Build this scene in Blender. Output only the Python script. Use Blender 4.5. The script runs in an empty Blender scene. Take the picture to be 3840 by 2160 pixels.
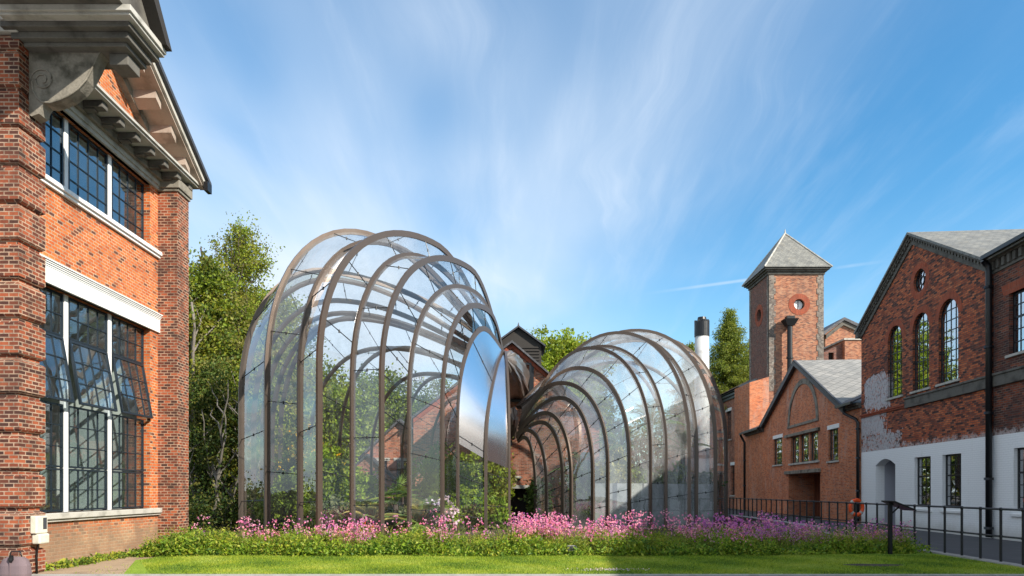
import bpy, math, random
import numpy as np
from mathutils import Vector, Matrix
from mathutils.geometry import tessellate_polygon
R = math.radians
rng = random.Random(7)
sc = bpy.context.scene
# ---------------------------------------------------------------- camera, sky, sun
F = 2560.0            # focal length in photo pixels (24 mm on 36 mm), horizon at y = 1840
CAMZ = 1.6
cam = bpy.data.cameras.new("camera"); camo = bpy.data.objects.new("camera", cam)
sc.collection.objects.link(camo); camo.location = (0, 0, CAMZ); camo.rotation_euler = (R(90), 0, 0)
cam.lens = 24; cam.sensor_width = 36; cam.shift_y = 0.198; cam.clip_end = 3000; cam.clip_start = 0.1
sc.camera = camo
SUN_EL, SUN_AZ = R(31.5), R(127)       # azimuth clockwise from +Y
world = bpy.data.worlds.new("World"); sc.world = world; world.use_nodes = True
sun = bpy.data.lights.new("sun", 'SUN'); sun.energy = 4.0; sun.angle = R(0.5); sun.color = (1.0, 0.93, 0.82)
suno = bpy.data.objects.new("sun", sun); sc.collection.objects.link(suno)
sd = Vector((math.sin(SUN_AZ)*math.cos(SUN_EL), math.cos(SUN_AZ)*math.cos(SUN_EL), math.sin(SUN_EL)))
suno.rotation_euler = sd.to_track_quat('Z', 'Y').to_euler(); suno.location = (30, -20, 40)
sc.view_settings.view_transform = 'Standard'; sc.view_settings.look = 'None'
sc.view_settings.exposure = 1.05; sc.view_settings.gamma = 1.0
sc.cycles.transparent_max_bounces = 24; sc.cycles.max_bounces = 10; sc.cycles.glossy_bounces = 4
sc.cycles.diffuse_bounces = 3; sc.cycles.caustics_reflective = False; sc.cycles.caustics_refractive = False
try: sc.cycles.use_denoising = True
except Exception: pass

class NT:
    """small helper to write node trees"""
    def __init__(s, tree): s.t = tree; s.t.nodes.clear()
    def n(s, typ, **kw):
        nd = s.t.nodes.new(typ)
        for k, v in kw.items():
            if k.startswith('i_'):
                key = k[2:]; key = int(key) if key.isdigit() else key.replace('_', ' ')
                s.put(nd, key, v)
            else: setattr(nd, k, v)
        return nd
    def put(s, nd, key, v):
        sock = nd.inputs[key]
        if hasattr(v, 'is_output') or isinstance(v, bpy.types.NodeSocket): s.t.links.new(v, sock)
        else: sock.default_value = v
    def math(s, op, a, b=None, c=None, clamp=False):
        nd = s.t.nodes.new('ShaderNodeMath'); nd.operation = op; nd.use_clamp = clamp
        s.put(nd, 0, a)
        if b is not None: s.put(nd, 1, b)
        if c is not None: s.put(nd, 2, c)
        return nd.outputs[0]
    def mix(s, f, a, b, blend='MIX'):
        nd = s.t.nodes.new('ShaderNodeMix'); nd.data_type = 'RGBA'; nd.blend_type = blend
        s.put(nd, 0, f); s.put(nd, 6, a); s.put(nd, 7, b); return nd.outputs[2]
    def noise(s, vec, scale, detail=4, rough=.55, dist=0.0):
        nd = s.n('ShaderNodeTexNoise'); s.put(nd, 'Vector', vec)
        nd.inputs['Scale'].default_value = scale; nd.inputs['Detail'].default_value = detail
        nd.inputs['Roughness'].default_value = rough; nd.inputs['Distortion'].default_value = dist
        return nd.outputs['Fac']
    def ramp(s, f, stops, interp='LINEAR'):
        nd = s.n('ShaderNodeValToRGB'); s.put(nd, 0, f); cr = nd.color_ramp; cr.interpolation = interp
        while len(cr.elements) < len(stops): cr.elements.new(0.5)
        for e, (p, c) in zip(cr.elements, stops):
            e.position = p; e.color = (c, c, c, 1) if isinstance(c, (int, float)) else (*c, 1)
        return nd.outputs[0]
    def sstep(s, v, a, b):
        nd = s.n('ShaderNodeMapRange'); nd.interpolation_type = 'SMOOTHSTEP'
        s.put(nd, 0, v); nd.inputs[1].default_value = a; nd.inputs[2].default_value = b; return nd.outputs[0]
    def map(s, vec, loc=(0,0,0), rot=(0,0,0), scale=(1,1,1)):
        nd = s.n('ShaderNodeMapping'); s.put(nd, 0, vec)
        nd.inputs[1].default_value = loc; nd.inputs[2].default_value = rot; nd.inputs[3].default_value = scale
        return nd.outputs[0]

def build_world():
    T = NT(world.node_tree)
    out = T.n('ShaderNodeOutputWorld'); bg = T.n('ShaderNodeBackground')
    sky = T.n('ShaderNodeTexSky'); sky.sky_type = 'NISHITA'; sky.sun_disc = False
    sky.sun_elevation = SUN_EL; sky.sun_rotation = SUN_AZ; sky.air_density = 1.0; sky.dust_density = 0.6; sky.ozone_density = 2.2
    tc = T.n('ShaderNodeTexCoord'); g = tc.outputs['Generated']
    sep = T.n('ShaderNodeSeparateXYZ'); T.put(sep, 0, g); x, y, z = sep.outputs
    zz = T.math('ADD', T.math('MAXIMUM', z, 0.0), 0.14)
    px = T.math('DIVIDE', x, zz); py = T.math('DIVIDE', y, zz)
    cmb = T.n('ShaderNodeCombineXYZ'); T.put(cmb, 0, px); T.put(cmb, 1, py)
    P = cmb.outputs[0]
    warp = T.noise(P, 0.9, 3)
    wv = T.n('ShaderNodeVectorMath', operation='ADD'); T.put(wv, 0, P)
    wc = T.n('ShaderNodeCombineXYZ'); T.put(wc, 0, T.math('MULTIPLY', warp, 0.6)); T.put(wc, 1, T.math('MULTIPLY', warp, -0.6)); T.put(wv, 1, wc.outputs[0])
    streak = T.noise(T.map(wv.outputs[0], (0.3, 0, 0), (0, 0, R(-14)), (1.2, 0.40, 1)), 1.2, 6, .55, .2)
    fine = T.noise(T.map(P, (2, 1, 0), (0, 0, R(-20)), (5, .7, 1)), 1.6, 6, .6, .1)
    veil = T.noise(T.map(P, (4.3, 2, 0), (0, 0, 0), (1.1, .5, 1)), 1.0, 3)
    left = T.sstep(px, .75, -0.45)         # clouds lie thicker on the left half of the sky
    s1 = T.sstep(streak, 0.40, 0.82)
    s1 = T.math('MULTIPLY', s1, T.math('ADD', T.math('MULTIPLY', left, .12), .16))
    s2 = T.math('MULTIPLY', T.sstep(fine, .45, .85), .16)
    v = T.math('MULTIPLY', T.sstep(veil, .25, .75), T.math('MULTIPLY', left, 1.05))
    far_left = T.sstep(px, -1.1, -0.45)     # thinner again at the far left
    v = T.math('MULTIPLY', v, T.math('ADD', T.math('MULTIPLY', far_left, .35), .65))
    low = T.math('MULTIPLY', T.sstep(z, .40, .05), .24)
    w2 = T.noise(T.map(wv.outputs[0], (7, 3, 0), (0, 0, R(-58)), (3.4, .55, 1)), 1.1, 7, .62, .5)
    w2 = T.math('MULTIPLY', T.math('MULTIPLY', T.sstep(w2, .48, .80), T.sstep(T.noise(P, .8, 2), .42, .62)), .42)
    tot = T.math('ADD', T.math('ADD', T.math('ADD', s1, w2), s2), T.math('ADD', v, low))
    # vapour trail: a thin band round the great circle through two far directions
    a = Vector(((2590-1920)/F, 1, (1840-1078)/F)).normalized(); b = Vector(((3340-1920)/F, 1, (1840-976)/F)).normalized()
    nn = a.cross(b).normalized()
    dp = T.n('ShaderNodeVectorMath', operation='DOT_PRODUCT'); T.put(dp, 0, g); T.put(dp, 1, tuple(nn))
    tr = T.sstep(T.math('ABSOLUTE', dp.outputs['Value']), .0030, .0004)
    tr = T.math('MULTIPLY', tr, T.math('MULTIPLY', T.sstep(x, .17, .30), T.sstep(x, .47, .40)))
    tr = T.math('MULTIPLY', tr, T.math('MULTIPLY', T.sstep(T.noise(g, 9, 4), .35, .6), .35))
    tot = T.math('ADD', tot, tr, clamp=True)
    tot = T.math('MAXIMUM', tot, T.math('MULTIPLY', T.sstep(y, .52, .12), T.math('ADD', T.math('MULTIPLY', T.noise(g, 2.2, 5), .5), .48)))   # unseen cloud added outside the view to lift fill on shaded walls
    tot = T.math('MINIMUM', tot, .86)
    hsv = T.n('ShaderNodeHueSaturation'); T.put(hsv, 'Color', sky.outputs[0]); hsv.inputs['Saturation'].default_value = 1.3
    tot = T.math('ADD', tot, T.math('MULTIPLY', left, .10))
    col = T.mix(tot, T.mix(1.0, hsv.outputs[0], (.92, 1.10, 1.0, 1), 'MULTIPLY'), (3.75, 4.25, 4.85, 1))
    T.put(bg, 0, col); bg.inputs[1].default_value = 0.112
    T.t.links.new(bg.outputs[0], out.inputs[0])
build_world()

# ---------------------------------------------------------------- materials
MATS = {}
def newmat(name):
    m = bpy.data.materials.new(name); m.use_nodes = True; T = NT(m.node_tree)
    T.out = T.n('ShaderNodeOutputMaterial'); MATS[name] = m; return m, T
def principled(T, col, rough=.8, metal=0.0, bump=None, bstr=.3, bdist=.02, spec=.4):
    p = T.n('ShaderNodeBsdfPrincipled'); T.put(p, 'Base Color', col if not isinstance(col, tuple) else (*col[:3], 1))
    T.put(p, 'Roughness', rough); p.inputs['Metallic'].default_value = metal
    p.inputs['Specular IOR Level'].default_value = spec
    if bump is not None:
        b = T.n('ShaderNodeBump'); T.put(b, 'Height', bump); b.inputs['Strength'].default_value = bstr
        b.inputs['Distance'].default_value = bdist; T.put(p, 'Normal', b.outputs[0])
    T.t.links.new(p.outputs[0], T.out.inputs[0]); return p
def pos(T): return T.n('ShaderNodeNewGeometry').outputs['Position']

def plain(name, col, rough=.6, metal=0., var=.25, scale=3., dirt=None, dirt_amt=.5, bstr=.15, spec=.4):
    m, T = newmat(name); P = pos(T)
    n1 = T.noise(P, scale, 6); n2 = T.noise(P, scale*9, 4)
    c = T.mix(T.math('MULTIPLY', n2, var), (*col, 1), (*[v*.45 for v in col], 1))
    if dirt:
        c = T.mix(T.math('MULTIPLY', T.sstep(n1, .45, .72), dirt_amt), c, (*dirt, 1))
    principled(T, c, T.math('ADD', T.math('MULTIPLY', n1, .2), rough-.1), metal, n2, bstr, .01, spec); return m

def brick(name, ramp, mortar=(.42, .33, .25), dirt=(.05, .035, .03), dirt_amt=.35, bw=.228, rh=.0755, ms=.011, extra=None, dscale=.8, mortar_dark=0):
    m, T = newmat(name)
    uv = T.n('ShaderNodeTexCoord').outputs['UV']; P = pos(T)
    bt = T.n('ShaderNodeTexBrick'); T.put(bt, 'Vector', uv)
    bt.inputs['Color1'].default_value = (0, 0, 0, 1); bt.inputs['Color2'].default_value = (1, 1, 1, 1); bt.inputs['Mortar'].default_value = (.5, .5, .5, 1)
    bt.inputs['Scale'].default_value = 1; bt.inputs['Mortar Size'].default_value = ms; bt.inputs['Mortar Smooth'].default_value = .15
    bt.inputs['Brick Width'].default_value = bw; bt.inputs['Row Height'].default_value = rh; bt.offset = .5
    rnd = bt.outputs['Color']
    c = T.ramp(rnd, ramp)
    # smaller headers laid over: a second random per cell gives scattered vitrified bricks
    n = T.noise(P, 22, 3)
    c = T.mix(.55, c, T.mix(T.sstep(n, .2, .8), c, (.0, .0, .0, 1)), 'MIX') if False else T.mix(T.math('MULTIPLY', T.sstep(n, .35, .75), .35), c, T.mix(1.0, c, (.55, .5, .5, 1), 'MULTIPLY'))
    big = T.noise(P, dscale, 5, .6); mid = T.noise(P, dscale*4, 5, .65)
    c = T.mix(T.math('MULTIPLY', T.sstep(mid, .38, .7), .45), c, T.mix(1.0, c, (1.25, .85, .7, 1), 'MULTIPLY'))
    mcol = T.mix(T.sstep(mid, .35, .65), (*mortar, 1), (*[v*.6 for v in mortar], 1))
    c = T.mix(bt.outputs['Fac'], c, mcol)
    c = T.mix(T.math('MULTIPLY', T.sstep(big, .45, .72), dirt_amt), c, (*dirt, 1))
    rs = T.noise(T.map(P, scale=(1, 1, .12)), 1.7, 6, .7)
    c = T.mix(T.math('MULTIPLY', T.sstep(rs, .54, .74), dirt_amt*.9), c, (*dirt, 1))
    c = T.mix(T.math('MULTIPLY', T.sstep(T.noise(P, .45, 3), .50, .62), .22), c, T.mix(1.0, c, (1.35, 1.2, 1.05, 1), 'MULTIPLY'))
    if extra: c = extra(T, c, uv, P, big, mid, bt)
    h = T.math('ADD', T.math('MULTIPLY', T.math('SUBTRACT', 1.0, bt.outputs['Fac']), 1.0), T.math('MULTIPLY', n, .35))
    principled(T, c, .88, 0, h, .55, .012, .2); return m

OR = [(0, (.09, .045, .04)), (.09, (.16, .05, .028)), (.14, (.40, .095, .028)), (.5, (.52, .135, .036)), (.8, (.60, .18, .05)), (1, (.42, .09, .03))]
def ex_left(T, c, uv, P, big, mid, bt):
    s = T.n('ShaderNodeSeparateXYZ'); T.put(s, 0, P); z = s.outputs[2]
    f = T.math('SUBTRACT', T.math('ADD', 1.0, T.math('MULTIPLY', T.math('SUBTRACT', mid, .5), .8)), T.math('MULTIPLY', z, 1.05))
    st = T.mix(T.math('MULTIPLY', bt.outputs['Fac'], .25), (.36, .25, .15, 1), (.5, .4, .28, 1))
    c = T.mix(T.math('MULTIPLY', T.sstep(f, -.1, .55), .85), c, st)      # washed lime and splash stain at the foot of the wall
    f2 = T.math('MULTIPLY', T.sstep(z, 1.25, .95), T.math('MULTIPLY', T.sstep(big, .35, .6), .5))
    return T.mix(f2, c, (.12, .07, .05, 1))
brick('brick_orange', OR, (.50, .34, .22), (.10, .05, .035), .25, extra=ex_left, bw=.18)
DK = [(0, (.06, .03, .028)), (.25, (.13, .045, .03)), (.5, (.24, .065, .033)), (.8, (.33, .09, .04)), (1, (.40, .12, .05))]
brick('brick_pier', [(0, (.05, .026, .022)), (.25, (.10, .038, .026)), (.5, (.18, .052, .028)), (.8, (.27, .075, .035)), (1, (.34, .10, .045))], (.40, .28, .20), (.045, .03, .025), .5, bw=.18, dscale=1.3)
FAR = [(0, (.12, .045, .03)), (.3, (.24, .07, .035)), (.6, (.36, .10, .045)), (.85, (.42, .14, .06)), (1, (.28, .09, .05))]
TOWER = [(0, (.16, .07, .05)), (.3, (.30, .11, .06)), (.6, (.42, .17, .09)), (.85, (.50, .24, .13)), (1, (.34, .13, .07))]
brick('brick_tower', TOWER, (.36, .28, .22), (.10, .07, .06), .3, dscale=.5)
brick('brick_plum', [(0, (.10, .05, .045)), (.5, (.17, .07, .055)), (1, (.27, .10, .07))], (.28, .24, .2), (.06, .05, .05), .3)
brick('brick_flint', [(0, (.10, .09, .085)), (.4, (.20, .18, .16)), (.75, (.32, .29, .25)), (1, (.14, .10, .09))], (.28, .25, .21), (.07, .065, .06), .5, bw=.16, rh=.11)
def ex_c(T, c, uv, P, big, mid, bt):
    n = T.noise(T.map(P, (0, 0, 0), (0, 0, 0), (1, 1, .35)), 1.1, 6, .7)
    return T.mix(T.math('MULTIPLY', T.sstep(n, .50, .68), .42), c, (.50, .36, .30, 1))   # lime bloom
brick('brick_red', [(0, (.32, .10, .05)), (.3, (.54, .16, .06)), (.7, (.66, .22, .085)), (1, (.5, .17, .08))], (.50, .34, .25), (.26, .11, .07), .3, extra=ex_c)
def ex_d(T, c, uv, P, big, mid, bt):
    s = T.n('ShaderNodeSeparateXYZ'); T.put(s, 0, P); y, z = s.outputs[1], s.outputs[2]
    jag = T.math('MULTIPLY', T.math('SUBTRACT', T.noise(P, 2.6, 6, .7), .5), 1.6)
    # old paint left by the party corner: two ragged patches
    def patch(cy, cz, ry, rz, jg=1.0):
        a = T.math('ABSOLUTE', T.math('DIVIDE', T.math('SUBTRACT', y, cy), ry)); b = T.math('ABSOLUTE', T.math('DIVIDE', T.math('SUBTRACT', z, cz), rz))
        m_ = T.math('ADD', T.math('MAXIMUM', a, b), T.math('MULTIPLY', jag, jg)); return T.sstep(m_, 1.03, .97)
    worn = T.sstep(T.noise(P, 9, 5, .7), .60, .48)
    w1 = T.math('MULTIPLY', patch(31.4, 6.15, 1.2, .75, .8), T.math('ADD', T.math('MULTIPLY', worn, .6), .35))
    w2 = T.math('MULTIPLY', patch(32.0, 4.7, 1.35, .5, 1.5), T.math('ADD', T.math('MULTIPLY', worn, .35), .6))
    w3 = T.math('MULTIPLY', patch(31.2, 3.6, 1.9, .55, 1.6), T.math('ADD', T.math('MULTIPLY', worn, .7), .2))
    grey = (.50, .49, .50, 1)
    rag = T.math('MULTIPLY', T.sstep(T.math('ADD', z, T.math('MULTIPLY', jag, .55)), 3.66, 3.50), T.math('MULTIPLY', worn, .7))
    c = T.mix(rag, c, (.55, .48, .46, 1))
    for w in (w1, w2, w3): c = T.mix(w, c, grey)
    pw = T.mix(T.math('MULTIPLY', bt.outputs['Fac'], .22), (.88, .885, .88, 1), (.55, .56, .57, 1))
    pw = T.mix(T.math('MULTIPLY', T.sstep(T.math('ADD', z, T.math('MULTIPLY', jag, .3)), .55, .05), .55), pw, (.42, .40, .34, 1))     # splash dirt
    pw = T.mix(T.math('MULTIPLY', T.sstep(T.noise(T.map(P, scale=(1, 1, .25)), 2.5, 6, .7), .58, .8), .30), pw, (.60, .58, .52, 1))
    pw = T.mix(T.sstep(T.noise(P, 14, 4, .7), .72, .76), pw, (.40, .22, .16, 1))
    c = T.mix(T.sstep(z, 3.455, 3.435), c, pw)
    return c
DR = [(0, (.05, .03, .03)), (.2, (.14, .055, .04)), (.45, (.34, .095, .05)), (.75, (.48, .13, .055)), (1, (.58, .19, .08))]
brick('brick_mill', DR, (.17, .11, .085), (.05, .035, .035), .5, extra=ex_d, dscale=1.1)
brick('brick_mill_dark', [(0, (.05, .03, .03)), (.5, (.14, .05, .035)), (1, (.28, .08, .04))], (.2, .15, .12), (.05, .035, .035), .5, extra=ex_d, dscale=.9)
brick('brick_ring', [(0, (.30, .075, .04)), (1, (.40, .10, .05))], (.28, .12, .08), (.1, .05, .04), .3, bw=.075, rh=.3)
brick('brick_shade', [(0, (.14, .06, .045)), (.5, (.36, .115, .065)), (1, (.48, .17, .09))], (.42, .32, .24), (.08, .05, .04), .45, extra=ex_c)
plain('stone', (.30, .27, .22), .9, 0, .8, 2.6, (.06, .055, .04), .95, .9)
plain('stone_dark', (.15, .14, .12), .9, 0, .6, 2.2, (.045, .04, .035), .8, .6)
plain('stone_light', (.50, .48, .43), .8, 0, .4, 2.5, (.2, .19, .16), .7)
plain('stucco', (.42, .34, .28), .9, 0, .35, 2.5, (.16, .12, .09), .6)
plain('white_paint', (.80, .80, .79), .45, 0, .06, 2, (.55, .55, .52), .25, .05)
plain('chimney_white', (.58, .58, .57), .7, 0, .35, 1.5, (.30, .28, .26), .7)
plain('plaster', (.62, .64, .58), .8, 0, .1, 1)
plain('black_iron', (.012, .013, .015), .38, .2, .4, 4, spec=.5)
plain('dark_timber', (.035, .030, .026), .75, 0, .5, 5)
plain('steel_dark', (.03, .045, .06), .4, .5, .2, 4)
plain('bronze', (.125, .092, .072), .34, .5, .25, 1.5, (.11, .09, .075), .5, .05)
plain('concrete', (.42, .43, .42), .85, 0, .6, 1.9, (.10, .13, .10), .9)
plain('asphalt', (.062, .062, .068), .85, 0, .5, 1.2, (.10, .10, .105), .5, .3)
plain('soil', (.42, .30, .19), .95, 0, .5, 2, (.16, .11, .07), .6, .6)
plain('earth', (.055, .038, .026), .95, 0, .5, 2, (.03, .02, .015), .5, .6)
plain('kerb', (.34, .32, .30), .9, 0, .4, 2.5, (.15, .14, .12), .6)
plain('slate_dark', (.055, .058, .068), .55, 0, .4, 5)
plain('wood_door', (.16, .055, .03), .5, 0, .4, 3)
plain('grey_door', (.42, .43, .48), .5, 0, .1, 3)
plain('beige_metal', (.62, .60, .50), .5, 0, .2, 6, (.25, .23, .18), .4)
plain('orange_plastic', (.80, .09, .015), .4, 0, .1, 4)
plain('terracotta', (.55, .17, .06), .8, 0, .2, 4)
plain('fabric_mauve', (.17, .125, .135), .9, 0, .35, 8)
plain('bark', (.075, .055, .042), .95, 0, .6, 4, (.13, .12, .10), .5, .6)
plain('bark_pale', (.22, .19, .16), .9, 0, .6, 4, (.07, .06, .05), .6, .5)
plain('pewter', (.33, .29, .26), .32, .75, .35, 3, (.16, .13, .11), .6)
plain('interior_dark', (.02, .018, .016), .9)
plain('floor_wood', (.20, .16, .12), .6)

def slate(name, a, b, diamond=False, rust=.2):
    m, T = newmat(name); uv = T.n('ShaderNodeTexCoord').outputs['UV']; P = pos(T)
    if diamond: uv = T.map(uv, rot=(0, 0, R(45)))
    bt = T.n('ShaderNodeTexBrick'); T.put(bt, 'Vector', uv); bt.offset = 0 if diamond else .5
    for k, v in (('Scale', 1), ('Mortar Size', .018 if diamond else .008), ('Mortar Smooth', .3), ('Brick Width', .42 if diamond else .26), ('Row Height', .42 if diamond else .2)): bt.inputs[k].default_value = v
    bt.inputs['Color1'].default_value = (0, 0, 0, 1); bt.inputs['Color2'].default_value = (1, 1, 1, 1); bt.inputs['Mortar'].default_value = (.3, .3, .3, 1)
    n = T.noise(P, 1.2, 6, .65)
    c = T.mix(bt.outputs['Color'], (*a, 1), (*b, 1)); c = T.mix(bt.outputs['Fac'], c, (*[v*.4 for v in a], 1))
    c = T.mix(T.math('MULTIPLY', T.sstep(n, .45, .7), .5), c, (*[v*.55 for v in a], 1))
    c = T.mix(T.math('MULTIPLY', T.sstep(T.noise(P, 3.3, 5, .7), .55, .75), rust), c, (.30, .22, .10, 1))
    principled(T, c, .6, 0, T.math('SUBTRACT', T.math('MULTIPLY', bt.outputs['Color'], .3), bt.outputs['Fac']), .4, .02); return m
slate('slate_light', (.22, .215, .20), (.30, .285, .26), True, .05)
slate('slate_grey', (.15, .15, .14), (.23, .225, .20), False, .35)
slate('tile_brown', (.10, .06, .045), (.17, .10, .07), False, .15)
slate('slate_blue', (.06, .062, .07), (.10, .10, .11), False, .1)

def glass(name, tint, milk, milkcol=(.8, .85, .88), streak=True, refl=1.0, rough=.0, base=.02, upf=0.0):
    m, T = newmat(name); P = pos(T)
    tr = T.n('ShaderNodeBsdfTransparent'); tr.inputs[0].default_value = (*tint, 1)
    gl = T.n('ShaderNodeBsdfGlossy'); gl.inputs['Roughness'].default_value = rough; gl.inputs['Color'].default_value = (.95, .97, 1, 1)
    bmp = T.n('ShaderNodeBump'); T.put(bmp, 'Height', T.noise(P, .9, 2)); bmp.inputs['Strength'].default_value = .10; bmp.inputs['Distance'].default_value = .06
    T.put(gl, 'Normal', bmp.outputs[0])
    df = T.n('ShaderNodeBsdfDiffuse'); df.inputs[0].default_value = (*milkcol, 1)
    tl = T.n('ShaderNodeBsdfTranslucent'); tl.inputs[0].default_value = (*milkcol, 1)
    dd = T.n('ShaderNodeMixShader', i_0=.5); T.t.links.new(df.outputs[0], dd.inputs[1]); T.t.links.new(tl.outputs[0], dd.inputs[2])
    n = T.noise(T.map(P, scale=(1, 1, .45)), .9, 6, .7, .6)
    nz = T.n('ShaderNodeSeparateXYZ'); T.put(nz, 0, T.n('ShaderNodeNewGeometry').outputs['Normal'])
    up = T.math('ADD', T.math('MULTIPLY', T.math('ABSOLUTE', nz.outputs[2]), upf), 1.0-upf*.72)       # dust settles on panes that lie flat
    mf = T.math('MULTIPLY', T.math('MULTIPLY', T.math('ADD', T.math('MULTIPLY', T.sstep(n, .35, .75), 1.1), .3), milk), T.math('MAXIMUM', up, .06))
    a = T.n('ShaderNodeMixShader'); T.put(a, 0, mf); T.t.links.new(tr.outputs[0], a.inputs[1]); T.t.links.new(dd.outputs[0], a.inputs[2])
    fr = T.n('ShaderNodeLayerWeight'); fr.inputs[0].default_value = .5
    ff = T.math('ADD', T.math('MULTIPLY', T.math('ADD', T.math('MULTIPLY', T.math('POWER', fr.outputs['Facing'], 5.0), .9), .05), refl), base, clamp=True)
    b = T.n('ShaderNodeMixShader'); T.put(b, 0, ff); T.t.links.new(a.outputs[0], b.inputs[1]); T.t.links.new(gl.outputs[0], b.inputs[2])
    T.t.links.new(b.outputs[0], T.out.inputs[0]); return m
glass('glass_house', (.965, .985, .99), .22, (.9,.94,.96), refl=1.0, upf=1.3, base=.045)
glass('glass_palm', (.95, .98, .98), .36, (.92,.95,.96), refl=1.4, upf=.4, base=.10)
glass('glass_window', (.84, .90, .92), .02, refl=1.7, base=.08)
glass('glass_far', (.35, .38, .42), .01, refl=3.0, base=.30)
def mirror():
    m, T = newmat('mirror_cladding'); P = pos(T)
    principled(T, (.90, .91, .93), .21, 1.0, T.noise(P, .55, 2), .12, .08)
mirror()

def leafm(name, col, trans=.45, rough=.55):
    m, T = newmat(name); P = pos(T)
    n = T.noise(P, 1.4, 3); n2 = T.noise(P, 14, 2)
    c = T.mix(T.sstep(n, .3, .7), (*col, 1), (col[0]*1.35, col[1]*1.12, col[2]*.9, 1))
    c = T.mix(T.sstep(n2, .45, .75), c, (col[0]*.6, col[1]*.65, col[2]*.7, 1))
    p = T.n('ShaderNodeBsdfPrincipled'); T.put(p, 'Base Color', c); p.inputs['Roughness'].default_value = rough; p.inputs['Specular IOR Level'].default_value = .3
    tl = T.n('ShaderNodeBsdfTranslucent'); T.put(tl, 0, c)
    mx = T.n('ShaderNodeMixShader', i_0=trans); T.t.links.new(p.outputs[0], mx.inputs[1]); T.t.links.new(tl.outputs[0], mx.inputs[2])
    T.t.links.new(mx.outputs[0], T.out.inputs[0]); return m
for nm, c in dict(leaf_dark=(.045, .09, .022), leaf_mid=(.10, .16, .03), leaf_olive=(.18, .19, .045), leaf_bright=(.22, .31, .03), leaf_yellow=(.26, .30, .035),
                  leaf_lime=(.24, .36, .025), leaf_bed=(.20, .33, .035), leaf_bed_dark=(.09, .18, .025), leaf_bed_yellow=(.36, .42, .06), leaf_grey=(.17, .21, .12), leaf_conifer=(.13, .19, .025),
                  leaf_conifer_light=(.28, .34, .05), leaf_palm=(.24, .38, .11), leaf_palm_dry=(.50, .48, .16), petal_pink=(.80, .26, .52), petal_rose=(.88, .48, .66), petal_violet=(.62, .20, .62),
                  petal_yellow=(.85, .55, .02), petal_white=(.75, .62, .80), petal_orange=(.85, .12, .02), stem_red=(.22, .12, .07), grass_blade=(.26, .37, .035), grass_blade_pale=(.40, .48, .09)).items():
    leafm(nm, c)
def lawnmat():
    m, T = newmat('lawn'); P = pos(T)
    n = T.noise(P, .7, 5, .6); n2 = T.noise(P, 30, 5, .7); n3 = T.noise(T.map(P, scale=(.4, 2.2, 1)), 1.5, 4)
    c = T.mix(T.sstep(n, .3, .7), (.19, .30, .025, 1), (.31, .42, .05, 1))
    c = T.mix(T.math('MULTIPLY', T.sstep(n3, .45, .7), .4), c, (.38, .48, .07, 1))
    c = T.mix(T.math('MULTIPLY', n2, .5), c, (.07, .14, .01, 1))
    principled(T, c, .85, 0, n2, .8, .03, .2)
lawnmat()
M = MATS

# ---------------------------------------------------------------- mesh building
class Frame:
    """vertical wall plane: s runs along d, off runs outward along n"""
    def __init__(s, o, d, n): s.o = Vector((o[0], o[1], 0)); s.d = Vector((d[0], d[1], 0)); s.n = Vector((n[0], n[1], 0))
    def pt(s, a, z, off=0): 
        v = s.o + s.d*a + s.n*off; return Vector((v.x, v.y, z))
RF = Frame((14.38, 0), (.076, 1), (-1, .076))     # right-hand range, seen receding (s = depth)
LF = Frame((-9.71, 0), (0, 1), (1, 0))            # left building
def front(y): return Frame((0, y), (1, 0), (0, -1))
def side(x, out=-1): return Frame((x, 0), (0, 1), (out, 0))
GRID = Frame((0, 0), (1, 0), (0, 1))              # s = X, off = Y
def rz(px, y, s): return (1840-y)*s/F + CAMZ

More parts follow.
